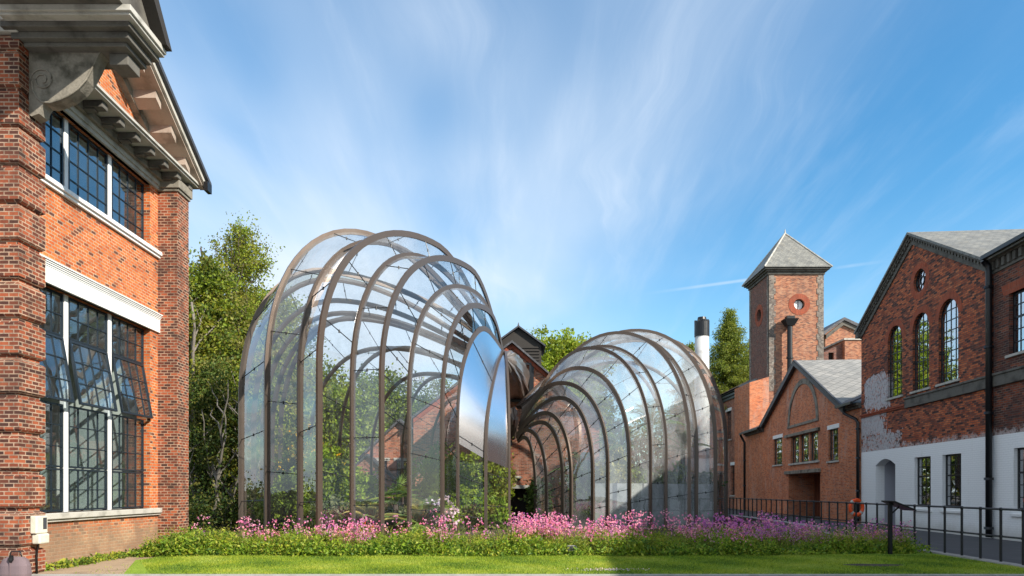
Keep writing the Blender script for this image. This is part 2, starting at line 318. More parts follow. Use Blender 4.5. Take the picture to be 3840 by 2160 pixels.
class MB:
    def __init__(s): s.v = []; s.f = []; s.m = []
    def face(s, pts, mi=0):
        i = len(s.v); s.v += [tuple(p) for p in pts]; s.f.append(tuple(range(i, i+len(pts)))); s.m.append(mi); return s
    def hexa(s, c, mi=0):      # c: 8 corners, bottom 4 (ccw from above) then top 4
        i = len(s.v); s.v += [tuple(p) for p in c]
        for q in ((3, 2, 1, 0), (4, 5, 6, 7), (0, 1, 5, 4), (1, 2, 6, 5), (2, 3, 7, 6), (3, 0, 4, 7)):
            s.f.append(tuple(i+k for k in q)); s.m.append(mi)
        return s
    def box(s, fr, a0, a1, z0, z1, o0, o1, mi=0):
        P = fr.pt
        return s.hexa([P(a0, z0, o0), P(a1, z0, o0), P(a1, z0, o1), P(a0, z0, o1), P(a0, z1, o0), P(a1, z1, o0), P(a1, z1, o1), P(a0, z1, o1)], mi)
    def prism(s, fr, loops, o0, o1, mi=0, mi_side=None):
        """loops in (s,z): outer first, then holes; extruded from o0 to o1"""
        if mi_side is None: mi_side = mi
        flat = [p for l in loops for p in l]
        tris = tessellate_polygon([[Vector((p[0], p[1], 0)) for p in l] for l in loops])
        for o in (o0, o1):
            i = len(s.v); s.v += [tuple(fr.pt(p[0], p[1], o)) for p in flat]
            for t in tris: s.f.append(tuple(i+k for k in t)); s.m.append(mi)
        for l in loops:
            n = len(l)
            for k in range(n):
                a, b = l[k], l[(k+1) % n]
                s.face([fr.pt(a[0], a[1], o0), fr.pt(b[0], b[1], o0), fr.pt(b[0], b[1], o1), fr.pt(a[0], a[1], o1)], mi_side)
        return s
    def tube(s, pts, r, n=8, mi=0, cap=True):
        pts = [Vector(p) for p in pts]; rs = r if isinstance(r, (list, tuple)) else [r]*len(pts); base = len(s.v)
        up = Vector((0, 0, 1))
        for i, p in enumerate(pts):
            t = (pts[min(i+1, len(pts)-1)] - pts[max(i-1, 0)]).normalized()
            a = t.cross(up); 
            if a.length < .05: a = t.cross(Vector((1, 0, 0)))
            a.normalize(); b = t.cross(a)
            for k in range(n):
                an = 2*math.pi*k/n; s.v.append(tuple(p + (a*math.cos(an) + b*math.sin(an))*rs[i]))
        for i in range(len(pts)-1):
            for k in range(n):
                a0 = base+i*n+k; a1 = base+i*n+(k+1) % n; s.f.append((a0, a1, a1+n, a0+n)); s.m.append(mi)
        if cap:
            s.f.append(tuple(base+k for k in range(n))); s.m.append(mi)
            s.f.append(tuple(base+(len(pts)-1)*n+k for k in range(n))); s.m.append(mi)
        return s
    def sweep(s, pts, side_v, w, d, mi=0):
        """rectangular section swept along pts; side_v horizontal unit vector"""
        base = len(s.v); N = len(pts)
        for i, p in enumerate(pts):
            t = (pts[min(i+1, N-1)]-pts[max(i-1, 0)]).normalized(); b = t.cross(side_v).normalized()
            for (x, y) in ((-1, -1), (1, -1), (1, 1), (-1, 1)): s.v.append(tuple(p + side_v*(x*w/2) + b*(y*d/2)))
        for i in range(N-1):
            for k in range(4):
                a0 = base+i*4+k; a1 = base+i*4+(k+1) % 4; s.f.append((a0, a1, a1+4, a0+4)); s.m.append(mi)
        s.f.append((base, base+1, base+2, base+3)); s.m.append(mi); e = base+(N-1)*4
        s.f.append((e, e+1, e+2, e+3)); s.m.append(mi); return s
    def arch_ring(s, fr, cs, cz, r0, r1, o0, o1, a0=0, a1=180, n=20, mi=0):
        out = [(cs+r1*math.cos(R(a0+(a1-a0)*k/n)), cz+r1*math.sin(R(a0+(a1-a0)*k/n))) for k in range(n+1)]
        inn = [(cs+r0*math.cos(R(a0+(a1-a0)*k/n)), cz+r0*math.sin(R(a0+(a1-a0)*k/n))) for k in range(n+1)]
        for k in range(n):
            q = [out[k], out[k+1], inn[k+1], inn[k]]
            s.face([fr.pt(*p, o1) for p in q], mi); s.face([fr.pt(*p, o0) for p in q], mi)
            s.face([fr.pt(*out[k], o0), fr.pt(*out[k+1], o0), fr.pt(*out[k+1], o1), fr.pt(*out[k], o1)], mi)
            s.face([fr.pt(*inn[k], o0), fr.pt(*inn[k+1], o0), fr.pt(*inn[k+1], o1), fr.pt(*inn[k], o1)], mi)
        return s
    def build(s, name, mats, parent=None, smooth=False, bevel=0, uvflow=False):
        me = bpy.data.meshes.new(name)
        off = Vector((0, 0, 0))
        if parent is not None: off = WORLD.get(parent.name, Vector((0, 0, 0)))
        me.from_pydata([(p[0]-off.x, p[1]-off.y, p[2]-off.z) for p in s.v], [], s.f)
        mats = mats if isinstance(mats, (list, tuple)) else [mats]
        for mm in mats: me.materials.append(M[mm] if isinstance(mm, str) else mm)
        me.polygons.foreach_set('material_index', s.m)
        if smooth: me.polygons.foreach_set('use_smooth', [True]*len(s.f))
        uvl = me.uv_layers.new(name='UVMap'); data = np.zeros(len(me.loops)*2, dtype=np.float32)
        me.update()
        for p in me.polygons:
            n = p.normal
            if abs(n.z) > .93: t = Vector((1, 0, 0)); b = Vector((0, 1, 0))
            elif abs(n.z) > .2:
                t = Vector((-n.y, n.x, 0)).normalized(); b = n.cross(t); b = b if b.z > 0 else -b
            else:
                t = Vector((-n.y, n.x, 0)).normalized(); b = Vector((0, 0, 1))
                if abs(t.x) > abs(t.y): t = t if t.x > 0 else -t
                else: t = t if t.y > 0 else -t
            for li in p.loop_indices:
                co = Vector(s.v[me.loops[li].vertex_index]); data[li*2] = co.dot(t); data[li*2+1] = co.dot(b)
        uvl.data.foreach_set('uv', data)
        ob = bpy.data.objects.new(name, me); sc.collection.objects.link(ob)
        if parent is not None: ob.parent = parent
        WORLD[ob.name] = off
        if bevel:
            bv = ob.modifiers.new('bevel', 'BEVEL'); bv.width = bevel; bv.segments = 2; bv.limit_method = 'ANGLE'
        return ob
WORLD = {}
def tag(o, label=None, cat=None, group=None, kind=None):
    if label: o['label'] = label
    if cat: o['category'] = cat
    if group: o['group'] = group
    if kind: o['kind'] = kind
    return o
def thing(name, label, cat, loc=(0, 0, 0), group=None):
    o = bpy.data.objects.new(name, None); sc.collection.objects.link(o); o.location = loc; o.empty_display_size = .3
    WORLD[o.name] = Vector(loc); return tag(o, label, cat, group)

def rect(s0, s1, z0, z1): return [(s0, z0), (s1, z0), (s1, z1), (s0, z1)]
def archloop(s0, s1, z0, z1, n=14):      # round headed, z1 = crown
    r = (s1-s0)/2; c = (s0+s1)/2; return [(s0, z0), (s1, z0)] + [(c+r*math.cos(math.pi*k/n), z1-r+r*math.sin(math.pi*k/n)) for k in range(n+1)]
def circle(cs, cz, r, n=28): return [(cs+r*math.cos(2*math.pi*k/n), cz+r*math.sin(2*math.pi*k/n)) for k in range(n)]

def window(parent, fr, s0, s1, z0, z1, cols, rows, setback=.14, bar=.028, frame=.05, mat='black_iron', gmat='glass_far', arch=False, sill=None, lintel=None, thick=.05, heavy=(), name='window'):
    """metal casement part with glazing bars, its pane and its sill"""
    a, b = -setback-thick, -setback; mb = MB(); r = (s1-s0)/2; c = (s0+s1)/2; zt = z1-r if arch else z1
    for (p, q) in ((s0, s0+frame), (s1-frame, s1)): mb.box(fr, p, q, z0, zt, a, b)
    mb.box(fr, s0+frame, s1-frame, z0, z0+frame, a, b)
    if not arch: mb.box(fr, s0+frame, s1-frame, z1-frame, z1, a, b)
    else: mb.arch_ring(fr, c, zt, r-frame, r, a, b)
    for k in range(1, cols):
        x = s0+(s1-s0)*k/cols; top = zt+math.sqrt(max(0, (r-.02)**2-(x-c)**2)) if arch else z1-.01
        mb.box(fr, x-bar/2, x+bar/2, z0+.01, top, a+.008, b-.008)
    for k in range(1, rows):
        z = z0+(z1-z0)*k/rows; w = bar*(2.2 if k in heavy else 1)
        if arch and z > zt:
            h = math.sqrt(max(0, (r-.02)**2-(z-zt)**2)); x0, x1 = c-h, c+h
        else: x0, x1 = s0+.01, s1-.01
        mb.box(fr, x0, x1, z-w/2, z+w/2, a+.004, b-.004)
    w = mb.build(name, mat, parent)
    lp = archloop(s0+.01, s1-.01, z0+.01, z1-.01) if arch else rect(s0+.01, s1-.01, z0+.01, z1-.01)
    mb = MB(); mb.prism(fr, [lp], a+.020, a+.026); WORLD[w.name] = WORLD.get(parent.name, Vector((0,0,0))); mb.build('pane', gmat, w)
    if sill: MB().box(fr, s0-.12, s1+.12, z0-sill[0], z0, -.2, sill[1]).build('sill', sill[2], w, bevel=.01)
    if lintel: MB().box(fr, s0-.15, s1+.15, z1, z1+lintel[0], -.2, lintel[1]).build('lintel', lintel[2], w, bevel=.01)
    return w

# ---------------------------------------------------------------- ground
def sheet(name, pts, z, mat, kind='structure', thick=None, hole=None):
    loops = [pts] + ([hole] if hole else [])
    mb = MB(); flat = [p for l in loops for p in l]
    tris = tessellate_polygon([[Vector((p[0], p[1], 0)) for p in l] for l in loops]); i = 0
    mb.v = [(p[0], p[1], z) for p in flat]
    for t in tris:
        a, b, c = [Vector((*flat[k], 0)) for k in t]
        mb.f.append(t if (b-a).cross(c-a).z > 0 else tuple(reversed(t))); mb.m.append(0)
    if thick:
        for l in loops:
            for k in range(len(l)):
                a, b = l[k], l[(k+1) % len(l)]; mb.face([(a[0], a[1], z), (b[0], b[1], z), (b[0], b[1], z-thick), (a[0], a[1], z-thick)])
    return tag(mb.build(name, mat), kind=kind)
def fx(y): return 10.58 + .058*(y-14.1)       # fence line
sheet('ground', [(-900, -60), (900, -60), (900, 1500), (-900, 1500)], -.03, 'earth')
sheet('path', [(fx(-30)+.12, -30), (60, -30), (60, 110), (fx(37)+.12, 110), (fx(37)+.12, 37)], 0.0, 'asphalt')
sheet('forecourt', [(-40, -30), (fx(-30), -30), (fx(12.8), 12.78), (-40, 12.78)], -.004, 'kerb')
MBk = MB(); MBk.box(GRID, -12, fx(13)-.1, -.03, .03, 12.78, 12.9); k_ = MBk.build('lawn_kerb', 'kerb', bevel=.015); tag(k_, kind='structure')
sheet('lawn', [(-7.35, 12.9), (fx(13), 12.9), (fx(17.6)-.15, 17.6), (7.6, 17.3), (5.5, 16.7), (2, 16.5), (-7.4, 16.4), (-8.3, 16.2), (-8.6, 15.6)], .02, 'lawn')
sheet('bare_soil', [(-14, 12.9), (-7.2, 12.9), (-8.3, 15.8), (-8.5, 18), (-14, 18)], .004, 'soil')
mbp = MB(); ring = [(7.65+(.62+.08*math.sin(3*a)+.05*math.sin(7*a))*math.cos(a), 14.45+(.27+.04*math.sin(4*a))*math.sin(a), .026) for a in [2*math.pi*k/24 for k in range(24)]]
mbp.face(ring); tag(mbp.build('soil_patch', 'earth'), kind='structure')
sheet('flower_soil', [(-9, 16.2), (fx(17)-.1, 16.4), (fx(37)-.1, 37), (-12, 37)], -.012, 'earth')

# ---------------------------------------------------------------- left building
def left_building():
    B = thing('brick_hall', 'tall orange brick hall with stone pediment and rusticated pier, on the photo\'s left', 'building', (-9.7, 16, 0))
    W0, W1 = 13.54, 18.32
    rake = lambda y: 10.30+(19.35-y)*.60
    outer = [(13.0, 0), (19.35, 0), (19.35, 10.3), (13.0, rake(13.0))]
    MB().prism(LF, [outer, rect(W0, W1, 1.13, 5.93), rect(W0, W1, 8.13, 9.82)], -.36, 0).build('wall', 'brick_orange', B)
    # end wall facing the viewer beyond the pier, far wall and back
    MB().box(front(12.95), -16, -9.43, 0, 10.6, -.3, 0).build('end_wall', 'brick_orange', B)
    MB().box(front(19.35), -16, -10.08, 0, 10.3, 0, .3).box(side(-16), 13.3, 19.05, 0, 12, -.3, 0).build('rear_wall', 'brick_orange', B)
    # room
    mb = MB(); mb.box(GRID, -15.6, -10.1, .55, .8, 13.3, 19.0, 1).box(GRID, -15.6, -10.1, 6.1, 6.9, 13.3, 19.0).box(GRID, -15.6, -10.1, 10.0, 10.1, 13.3, 19.0)
    mb.box(GRID, -15.7, -15.5, .8, 10, 13.3, 19.0).box(GRID, -15.5, -10.1, .8, 10, 18.85, 19.0).box(GRID, -15.5, -10.1, .8, 10, 13.3, 13.4)
    mb.box(GRID, -12.4, -12.1, .8, 10, 15.0, 15.3).box(GRID, -12.4, -12.1, .8, 10, 17.2, 17.5)
    for k in range(5): mb.box(GRID, -15.5, -10.2, 5.85, 6.1, 13.9+k*1.1, 14.05+k*1.1)
    mb.build('room_lining', ['plaster', 'floor_wood'], B)
    mb = MB()
    for k in range(7): mb.box(GRID, -15.45, -15.40, 1.0+k*.75, 1.25+k*.75, 13.6+.6*k, 14.1+.6*k)
    mb.box(GRID, -14.9, -14.2, .8, 2.4, 14.2, 16.0).box(GRID, -13.2, -12.6, .8, 1.7, 16.4, 18.4); mb.build('room_furniture', 'slate_dark', B)
    # far pilaster
    MB().box(LF, 18.72, 19.36, 0, 9.8, 0, .54).build('pilaster', 'brick_pier', B)
    MB().box(LF, 18.68, 19.40, 9.8, 9.88, 0, .58).box(LF, 18.64, 19.44, 9.88, 10.12, 0, .62).build('pilaster_cap', 'stone', B, bevel=.015)
    # rusticated near pier: coursed blocks with chamfered recessed joints
    mb = MB(); z = .52-.715
    a0, a1, o0, o1 = 12.70, 13.42, -.05, .54
    mb.box(LF, a0+.07, a1-.07, 0, 10.1, o0, o1-.07)
    while z < 10.0:
        lo = max(0, z+.035); hi = min(10.1, z+.68)
        c = .045; P = LF.pt; bb = [(lo, .0), (hi, .0)]
        z0, z1 = lo, hi
        def ringv(i, zz): return [P(a0+i, zz, o0), P(a1-i, zz, o0), P(a1-i, zz, o1-i), P(a0+i, zz, o1-i)]
        prev = ringv(c, z0); mb.face(prev)
        for (i, zz) in ((0, z0+c), (0, z1-c), (c, z1)):
            cur = ringv(i, zz)
            for k in range(4): mb.face([prev[k], prev[(k+1) % 4], cur[(k+1) % 4], cur[k]])
            prev = cur
        mb.face(prev); z += .715
    mb.build('rusticated_pier', 'brick_pier', B)
    MB().box(LF, 12.62, 13.40, 10.1, 10.28, -.4, .56).box(LF, 12.56, 13.46, 10.28, 10.5, -.4, .62).box(front(12.93), -12, -9.35, 10.1, 10.55, -.3, .05).build('pier_cap', 'stone_light', B, bevel=.02)
    # console with volute (outline taken at its own distance), underside band
    yc = 12.96; X = lambda px: (px-1920)*yc/F; Z = lambda y: (1840-y)*yc/F+CAMZ
    ol = [(108, 150), (412, 150), (408, 172), (392, 182), (372, 205), (352, 250), (325, 300), (295, 335), (258, 362), (222, 378), (188, 388), (165, 386), (156, 400), (146, 425), (118, 436), (108, 428)]
    fr = front(yc); MB().prism(fr, [[(X(a), Z(b)) for a, b in ol]], -.26, 0).build('console', 'stone', B, bevel=.02)
    mb = MB(); c0 = (X(160), Z(300))
    pts = []
    for k in range(60):
        a = R(200) - k*R(11); r_ = .23*(1-k/75); pts.append(fr.pt(c0[0]+r_*math.cos(a), c0[1]+r_*math.sin(a), .012))
    mb.tube(pts, .016, 6)
    pts = [fr.pt(X(a), Z(b), .01) for a, b in [(120, 305), (124, 340), (140, 368), (160, 384), (190, 386), (222, 376), (258, 360), (295, 333), (325, 298), (350, 250), (368, 206), (390, 180)]]
    mb.tube(pts, .02, 6); mb.build('volute', 'stone', B, smooth=True)
    # hood over the centre bay: stacked mouldings
    mb = MB(); xe = -6.95
    mb.box(GRID, -9.15, -7.22, 9.92, 10.0, 12.78, 13.5).box(GRID, -9.3, -7.12, 10.0, 10.12, 12.66, 13.5)
    mb.box(GRID, -9.4, -7.02, 10.12, 10.22, 12.52, 13.6); mb.box(GRID, -7.66, -7.30, 9.70, 9.92, 12.98, 13.4)
    mb.build('hood_bed_mould', 'stone_dark', B, bevel=.015)
    MB().box(GRID, -9.3, xe+.03, 10.22, 10.27, 12.36, 13.6).box(GRID, -9.3, xe+.07, 10.27, 10.38, 12.31, 13.6).build('hood_fillet', 'stone_light', B, bevel=.01)
    hf = Frame((-9.3, 0), (0, 1), (1, 0))
    MB().prism(hf, [[(9.5, 10.38), (13.5, 10.38), (12.45, 11.5), (9.5, 13.2)]], 0, 2.28).build('hood_pediment', 'stone_dark', B)
    MB().prism(hf, [[(13.62, 10.36), (13.40, 10.36), (12.2, 11.75), (9.5, 13.45), (9.5, 13.75), (12.3, 12.05)]], 2.28, 2.52).build('hood_verge', 'dark_timber', B, bevel=.02)
    # main entablature
    MB().box(LF, 13.42, 18.72, 9.82, 9.92, -.1, .06).box(LF, 13.42, 18.72, 9.92, 10.04, -.1, .10).build('architrave', 'stone_light', B)
    MB().box(LF, 13.42, 19.42, 10.04, 10.20, -.1, .20).build('bed_mould', 'stone', B)
    mb = MB(); mb.box(LF, 13.42, 19.52, 10.26, 10.31, 0, .74).box(LF, 13.42, 19.58, 10.31, 10.37, 0, .79); mb.build('cornice', 'stone_light', B)
    for k in range(9):
        y = 13.75+k*.68
        MB().box(LF, y, y+.22, 10.10, 10.255, .2, .64).box(LF, y+.02, y+.20, 10.06, 10.10, .2, .45).build('modillion', 'stone_dark', B, bevel=.02)
    # raking cornice
    def sl(y0, y1, lo, hi): return [(y0, rake(y0)+lo), (y1, rake(y1)+lo), (y1, rake(y1)+hi), (y0, rake(y0)+hi)]
    mb = MB(); mb.prism(LF, [sl(12.6, 19.6, .10, .16)], -.3, .86); mb.build('soffit', 'stucco', B)
    mb = MB(); mb.prism(LF, [sl(12.6, 19.68, .16, .30)], .72, .93); mb.build('raking_fillet', 'stone_light', B)
    mb = MB(); mb.prism(LF, [sl(12.6, 19.75, .30, .42)], -6.2, 1.02); mb.build('roof', 'slate_dark', B)
    mb = MB(); mb.prism(LF, [sl(12.6, 19.3, -.14, .10)], 0, .16); mb.build('raking_bed_mould', 'stone', B)
    for k in range(8):
        y = 18.75-k*.78; q = [(y, rake(y)-.10), (y+.26, rake(y+.26)-.10), (y+.26, rake(y+.26)+.095), (y, rake(y)+.095)]
        MB().prism(LF, [q], .16, .74).build('modillion', 'stucco', B, bevel=.015)
        q2 = [(y-.02, rake(y-.02)+.05), (y+.28, rake(y+.28)+.05), (y+.28, rake(y+.28)+.099), (y-.02, rake(y-.02)+.099)]
    MB().box(LF, 19.45, 19.72, 10.16, 10.42, .93, 1.04).build('gutter', 'black_iron', B)
    # big white lintel band and sills
    mb = MB(); mb.box(LF, 13.42, 18.72, 5.93, 6.28, -.1, .06)
    for k in range(3): mb.box(LF, 13.42, 18.72, 6.28+k*.035, 6.305+k*.035, -.1, .075+.02*k)
    mb.box(LF, 13.42, 18.72, 6.385, 6.41, -.1, .14); mb.build('lintel_band', 'white_paint', B)
    # windows: three lights each
    bays = [(13.56, 15.02, 4), (15.20, 16.66, 4), (16.84, 18.30, 4)]
    def light(s0, s1, z0, z1, cols, rows, sb=.16): return window(B, LF, s0, s1, z0, z1, cols, rows, sb, .022, .04, 'steel_dark', 'glass_window')
    for (s0, s1, c) in bays:
        light(s0, s1, 1.15, 2.09, c, 2); light(s0, s1, 2.11, 3.50, c, 3); light(s0, s1, 4.98, 5.91, c, 2)
        light(s0, s1, 8.15, 9.80, c, 4)
        # hinged casement swung out at the foot
        ang = R(10); hz = 4.97; H = 1.46
        class Tilt:
            def pt(self, a, z, off=0):
                dz = z-hz; o = -.15; return Vector((-9.71 + o + off*math.cos(ang) - dz*math.sin(ang), a, hz + dz*math.cos(ang) + off*math.sin(ang)))
        tf = Tilt(); window(B, tf, s0+.02, s1-.02, hz-H, hz, c, 3, 0, .022, .05, 'steel_dark', 'glass_window', name='open_casement')
    for s in (15.03, 16.67):
        MB().box(LF, s+.01, s+.14, 1.13, 5.93, -.26, -.145).build('mullion', 'white_paint', B, bevel=.01); MB().box(LF, s+.01, s+.14, 8.13, 9.82, -.26, -.145).build('mullion', 'white_paint', B, bevel=.01)
    MB().box(LF, 13.42, 18.74, 1.0, 1.13, -.3, .12).box(LF, 13.42, 18.74, .94, 1.0, 0, .07).build('sill', 'stone_light', B, bevel=.015)
    MB().box(LF, 13.42, 18.73, 8.03, 8.13, -.3, .12).box(LF, 13.42, 18.73, 7.96, 8.03, 0, .07).build('sill', 'white_paint', B, bevel=.012)
left_building()
def meter_box():
    B = thing('meter_box', 'small weathered beige electric box fixed low on the rusticated pier', 'electric box', (-9.0, 13.3, .7))
    fr = Frame((-9.17, 0), (0, 1), (1, 0))
    MB().box(fr, 12.98, 13.30, .78, 1.12, 0, .13).build('housing', 'beige_metal', B, bevel=.02)
    MB().box(fr, 13.02, 13.30, .58, .775, 0, .17).build('lower_housing', 'beige_metal', B, bevel=.03)
    MB().box(fr, 13.16, 13.26, .86, 1.08, .13, .136).build('viewing_glass', 'slate_dark', B)
    MB().tube([(-9.1, 13.1, .58), (-9.12, 13.1, .35), (-9.13, 13.12, 0)], .018).build('conduit', 'black_iron', B, smooth=True)
meter_box()
def wall_sign():
    B = thing('wall_sign', 'blank white rectangular plate on the brick end wall at the photo\'s left edge', 'sign', (-9.62, 12.93, 2))
    MB().box(front(12.95), -9.86, -9.44, 1.84, 2.16, .005, .02).build('plate', 'white_paint', B)
    mb = MB()
    for z in (1.87, 2.13): mb.tube([(-9.47, 12.93, z), (-9.47, 12.925, z)], .008)
    mb.build('screw', 'black_iron', B)
wall_sign()
def bag():
    B = thing('fabric_bag', 'mauve grey fabric bag with black clasp at the foot of the left pier', 'bag', (-8.9, 12.35, 0))
    me = MB(); n = 10
    X0, Y0 = -8.98, 12.35
    prof = [(.02, .19, .10), (.0, .235, .13), (.10, .25, .14), (.25, .245, .13), (.36, .20, .10), (.405, .13, .05), (.41, .02, .02)]
    rings = []
    for z, w, d in prof: rings.append([(X0+w*(abs(math.cos(a))**.6)*(1 if math.cos(a) > 0 else -1)*(1+.03*math.sin(5*a+z*9)), Y0+d*(abs(math.sin(a))**.6)*(1 if math.sin(a) > 0 else -1), z) for a in [2*math.pi*k/28 for k in range(28)]])
    for i in range(len(rings)-1):
        for k in range(28): me.face([rings[i][k], rings[i][(k+1) % 28], rings[i+1][(k+1) % 28], rings[i+1][k]])
    me.build('body', 'fabric_mauve', B, smooth=True)
    MB().box(front(Y0-.135), X0-.008, X0+.008, .02, .37, -.02, .012).build('seam', 'fabric_mauve', B)
    MB().tube([(X0, Y0-.10, .44), (X0, Y0-.12, .36), (X0, Y0-.13, .31)], [.03, .045, .02], 10).build('clasp', 'black_iron', B, smooth=True)
    MB().tube([(X0-.12, Y0, .38), (X0-.08, Y0, .5), (X0+.08, Y0, .5), (X0+.12, Y0, .38)], .012).build('handle', 'black_iron', B, smooth=True)
bag()

# ---------------------------------------------------------------- glasshouses
def bez(p0, p1, p2, p3, n):
    return [((1-t)**3*p0[0]+3*(1-t)**2*t*p1[0]+3*(1-t)*t*t*p2[0]+t**3*p3[0], (1-t)**3*p0[1]+3*(1-t)**2*t*p1[1]+3*(1-t)*t*t*p2[1]+t**3*p3[1]) for t in [k/n for k in range(n+1)]]
def resample(pts, n):
    d = [0]
    for a, b in zip(pts, pts[1:]): d.append(d[-1]+(b-a).length)
    out = []; j = 0
    for k in range(n+1):
        t = d[-1]*k/n
        while j < len(d)-2 and d[j+1] < t: j += 1
        f = (t-d[j])/max(1e-6, d[j+1]-d[j]); out.append(pts[j].lerp(pts[j+1], min(1, f)))
    return out
NS = 44
def rib_curve(N, hN, P, apx=None, apex=None, zs=.42, kn=.45, r0=.35, prof=None, hf=.66, k1=.36):
    """rib in the vertical plane through neck N and foot P. apx = photo pixel of its crown (gives t, H)"""
    N = Vector(N); P = Vector(P); L = (P-N).length; d = (P-N)/L
    t, H = .3, 5
    if apx:
        q = list(apx)
        for _ in range(7):
            u = (q[0]-1920)/F; dx = N.x-P.x; dy = N.y-P.y
            t = (u*P.y-P.x)/(dx-u*dy); t = min(.7, max(.1, t)); yy = P.y+t*dy; H = (1840-q[1])*yy/F+CAMZ
            cv = rib_curve(N, hN, P, None, (t, H), zs, kn, r0, None, hf)[0]
            pr = min(((1840-(v.z-CAMZ)*F/v.y, 1920+v.x*F/v.y) for v in cv))
            q[0] += .7*(apx[0]-pr[1]); q[1] += apx[1]-pr[0]
    elif apex: t, H = apex
    if prof:
        q = [(L-(L-r0)*a, z) for a, z in prof]
        for _ in range(3):
            q = [q[0]]+[p for a, b in zip(q, q[1:]) for p in ((a[0]*.75+b[0]*.25, a[1]*.75+b[1]*.25), (a[0]*.25+b[0]*.75, a[1]*.25+b[1]*.75))]+[q[-1]]
        pts = [Vector((N.x+d.x*s, N.y+d.y*s, z)) for s, z in q]; return resample(pts, NS), Vector((-d.y, d.x, 0)), 0
    sa = L*(1-t); se = r0
    z1 = H*zs
    c1 = bez((L, z1), (L, z1+(H-z1)*.62), (sa+(L-sa)*.58, H), (sa, H), 26)
    c2 = bez((sa, H), (sa-(sa-se)*k1, H), (se+(sa-se)*kn, hN+(H-hN)*hf), (se, hN), 22)
    prof = [(L, z1*k/6) for k in range(6)] + c1 + c2[1:]
    pts = [Vector((N.x+d.x*s, N.y+d.y*s, z)) for s, z in prof]
    side_v = Vector((-d.y, d.x, 0)); return resample(pts, NS), side_v, H
def glasshouse(name, label, N, ribs, w, dpt, gmat, opts, mirror_idx=(), bars=(3, 8, 13, 18, 23, 28, 33, 38)):
    B = thing(name, label, 'glasshouse', (N[0], N[1], 0)); cur = []
    for rb in ribs:
        pts, sv, H = rib_curve(N, rb.get('hN', opts['hN']), rb['P'], rb.get('apx'), rb.get('apex'), rb.get('zs', opts.get('zs', .42)), rb.get('kn', opts.get('kn', .45)), opts.get('r0', .35), rb.get('prof'), rb.get('hf', .62))
        cur.append((pts, sv)); f = rb.get('w', 1.0)
        m = MB(); m.sweep(pts, sv, w*f, dpt); m.build('rib', 'bronze', B)
    for i in range(len(cur)-1):
        a, b = cur[i][0], cur[i+1][0]; k1 = NS
        def panel(k0, k1, mat, nm):
            m = MB(); n0 = len(m.v)
            for k in range(k0, k1+1): m.v += [tuple(a[k]), tuple(b[k])]
            for k in range(k1-k0): m.f.append((2*k, 2*k+1, 2*k+3, 2*k+2)); m.m.append(0)
            return m.build(nm, mat, B, smooth=True)
        if i in mirror_idx:
            gp = panel(0, 12, gmat, 'glass_panel'); panel(12, NS, 'mirror_cladding', 'mirror_panel')
        else: gp = panel(0, NS, gmat, 'glass_panel')
        m = MB(); off = (i % 2)*2
        for k in bars:
            kk = k+off
            if i in mirror_idx and kk > 14 and kk not in (26, 28): continue
            if kk > NS-3: continue
            p, q = a[kk], b[kk]
            if (p-q).length < .25: continue
            m.tube([p, q], .014, 6)
            mid = (p+q)/2; m.tube([mid+Vector((0, 0, -.05)), mid+Vector((0, 0, .04))], .026, 6)
        if m.v: WORLD[gp.name] = WORLD[B.name]; m.build('muntin_lattice', 'black_iron', gp)
    return B, cur
def pb(px, y): return ((px-1920)*y/F, y)
N1 = (-.3, 28.2)
rear1 = [((-1.4, 32.6), .4, 5.0, 4.7), ((-2.8, 34.2), .4, 6.0, 4.9), ((-4.2, 34.8), .4, 6.0, 5.2), ((-5.6, 34.8), .38, 7.0, 5.5), ((-7.0, 34.0), .38, 7.0, 5.8),
         ((-8.3, 32.9), .36, 8.1, 6.1), ((-9.3, 31.4), .36, 7.9, 6.4), ((-10.0, 29.5), .34, 9.0, 6.7), ((-10.0, 27.4), .33, 8.8, 6.95), ((-9.9, 25.2), .32, 9.7, 7.15)]
rr1 = []
for q_, (A_, B_) in enumerate(zip(rear1, rear1[1:]+[None])):
    rr1.append(A_)
    if B_ and q_ in (7, 8): rr1.append((((A_[0][0]+B_[0][0])/2, (A_[0][1]+B_[0][1])/2), (A_[1]+B_[1])/2, (A_[2]+B_[2])/2-.15, (A_[3]+B_[3])/2))
ribs1 = [dict(P=p_, apex=(t_, H_), hN=h_, zs=.45, kn=.4, w=.75, hf=.5) for p_, t_, H_, h_ in rr1]+[
         dict(P=pb(905, 23.0), apex=(.30, 9.5)), dict(P=pb(1002, 21.2), apx=(1319, 868), w=1.25, hf=.42, kn=.38), dict(P=pb(1125, 20.3), apx=(1400, 905), hf=.35, kn=.35), dict(P=pb(1197, 19.1), apx=(1490, 877), w=1.2, hf=.45, kn=.38),
         dict(P=pb(1322, 19.8), apx=(1545, 958), hf=.42, kn=.3), dict(P=pb(1431, 19.8), apx=(1655, 969), w=1.15, hf=.55, kn=.3), dict(P=pb(1535, 20.8), apx=(1716, 1076)), dict(P=pb(1659, 21.0), apx=(1811, 1145), w=1.15),
         dict(P=pb(1717, 22.4), prof=[(0, 0), (0, 2.6), (0, 4.4), (.05, 5.4), (.14, 6.2), (.28, 6.95), (.45, 7.5), (.6, 7.68), (.8, 7.55), (1, 7.3)]),
         dict(P=pb(1822, 22.9), prof=[(0, 0), (0, 1.8), (0, 3.2), (.06, 4.0), (.17, 4.62), (.3, 5.2), (.45, 5.75), (.7, 6.6), (1, 7.25)], w=1.3),
         dict(P=pb(1910, 24.4), prof=[(0, 0), (0, 2), (0, 3.4), (.05, 4.4), (.15, 5.1), (.35, 5.9), (.6, 6.6), (1, 7.2)], w=1.2)]
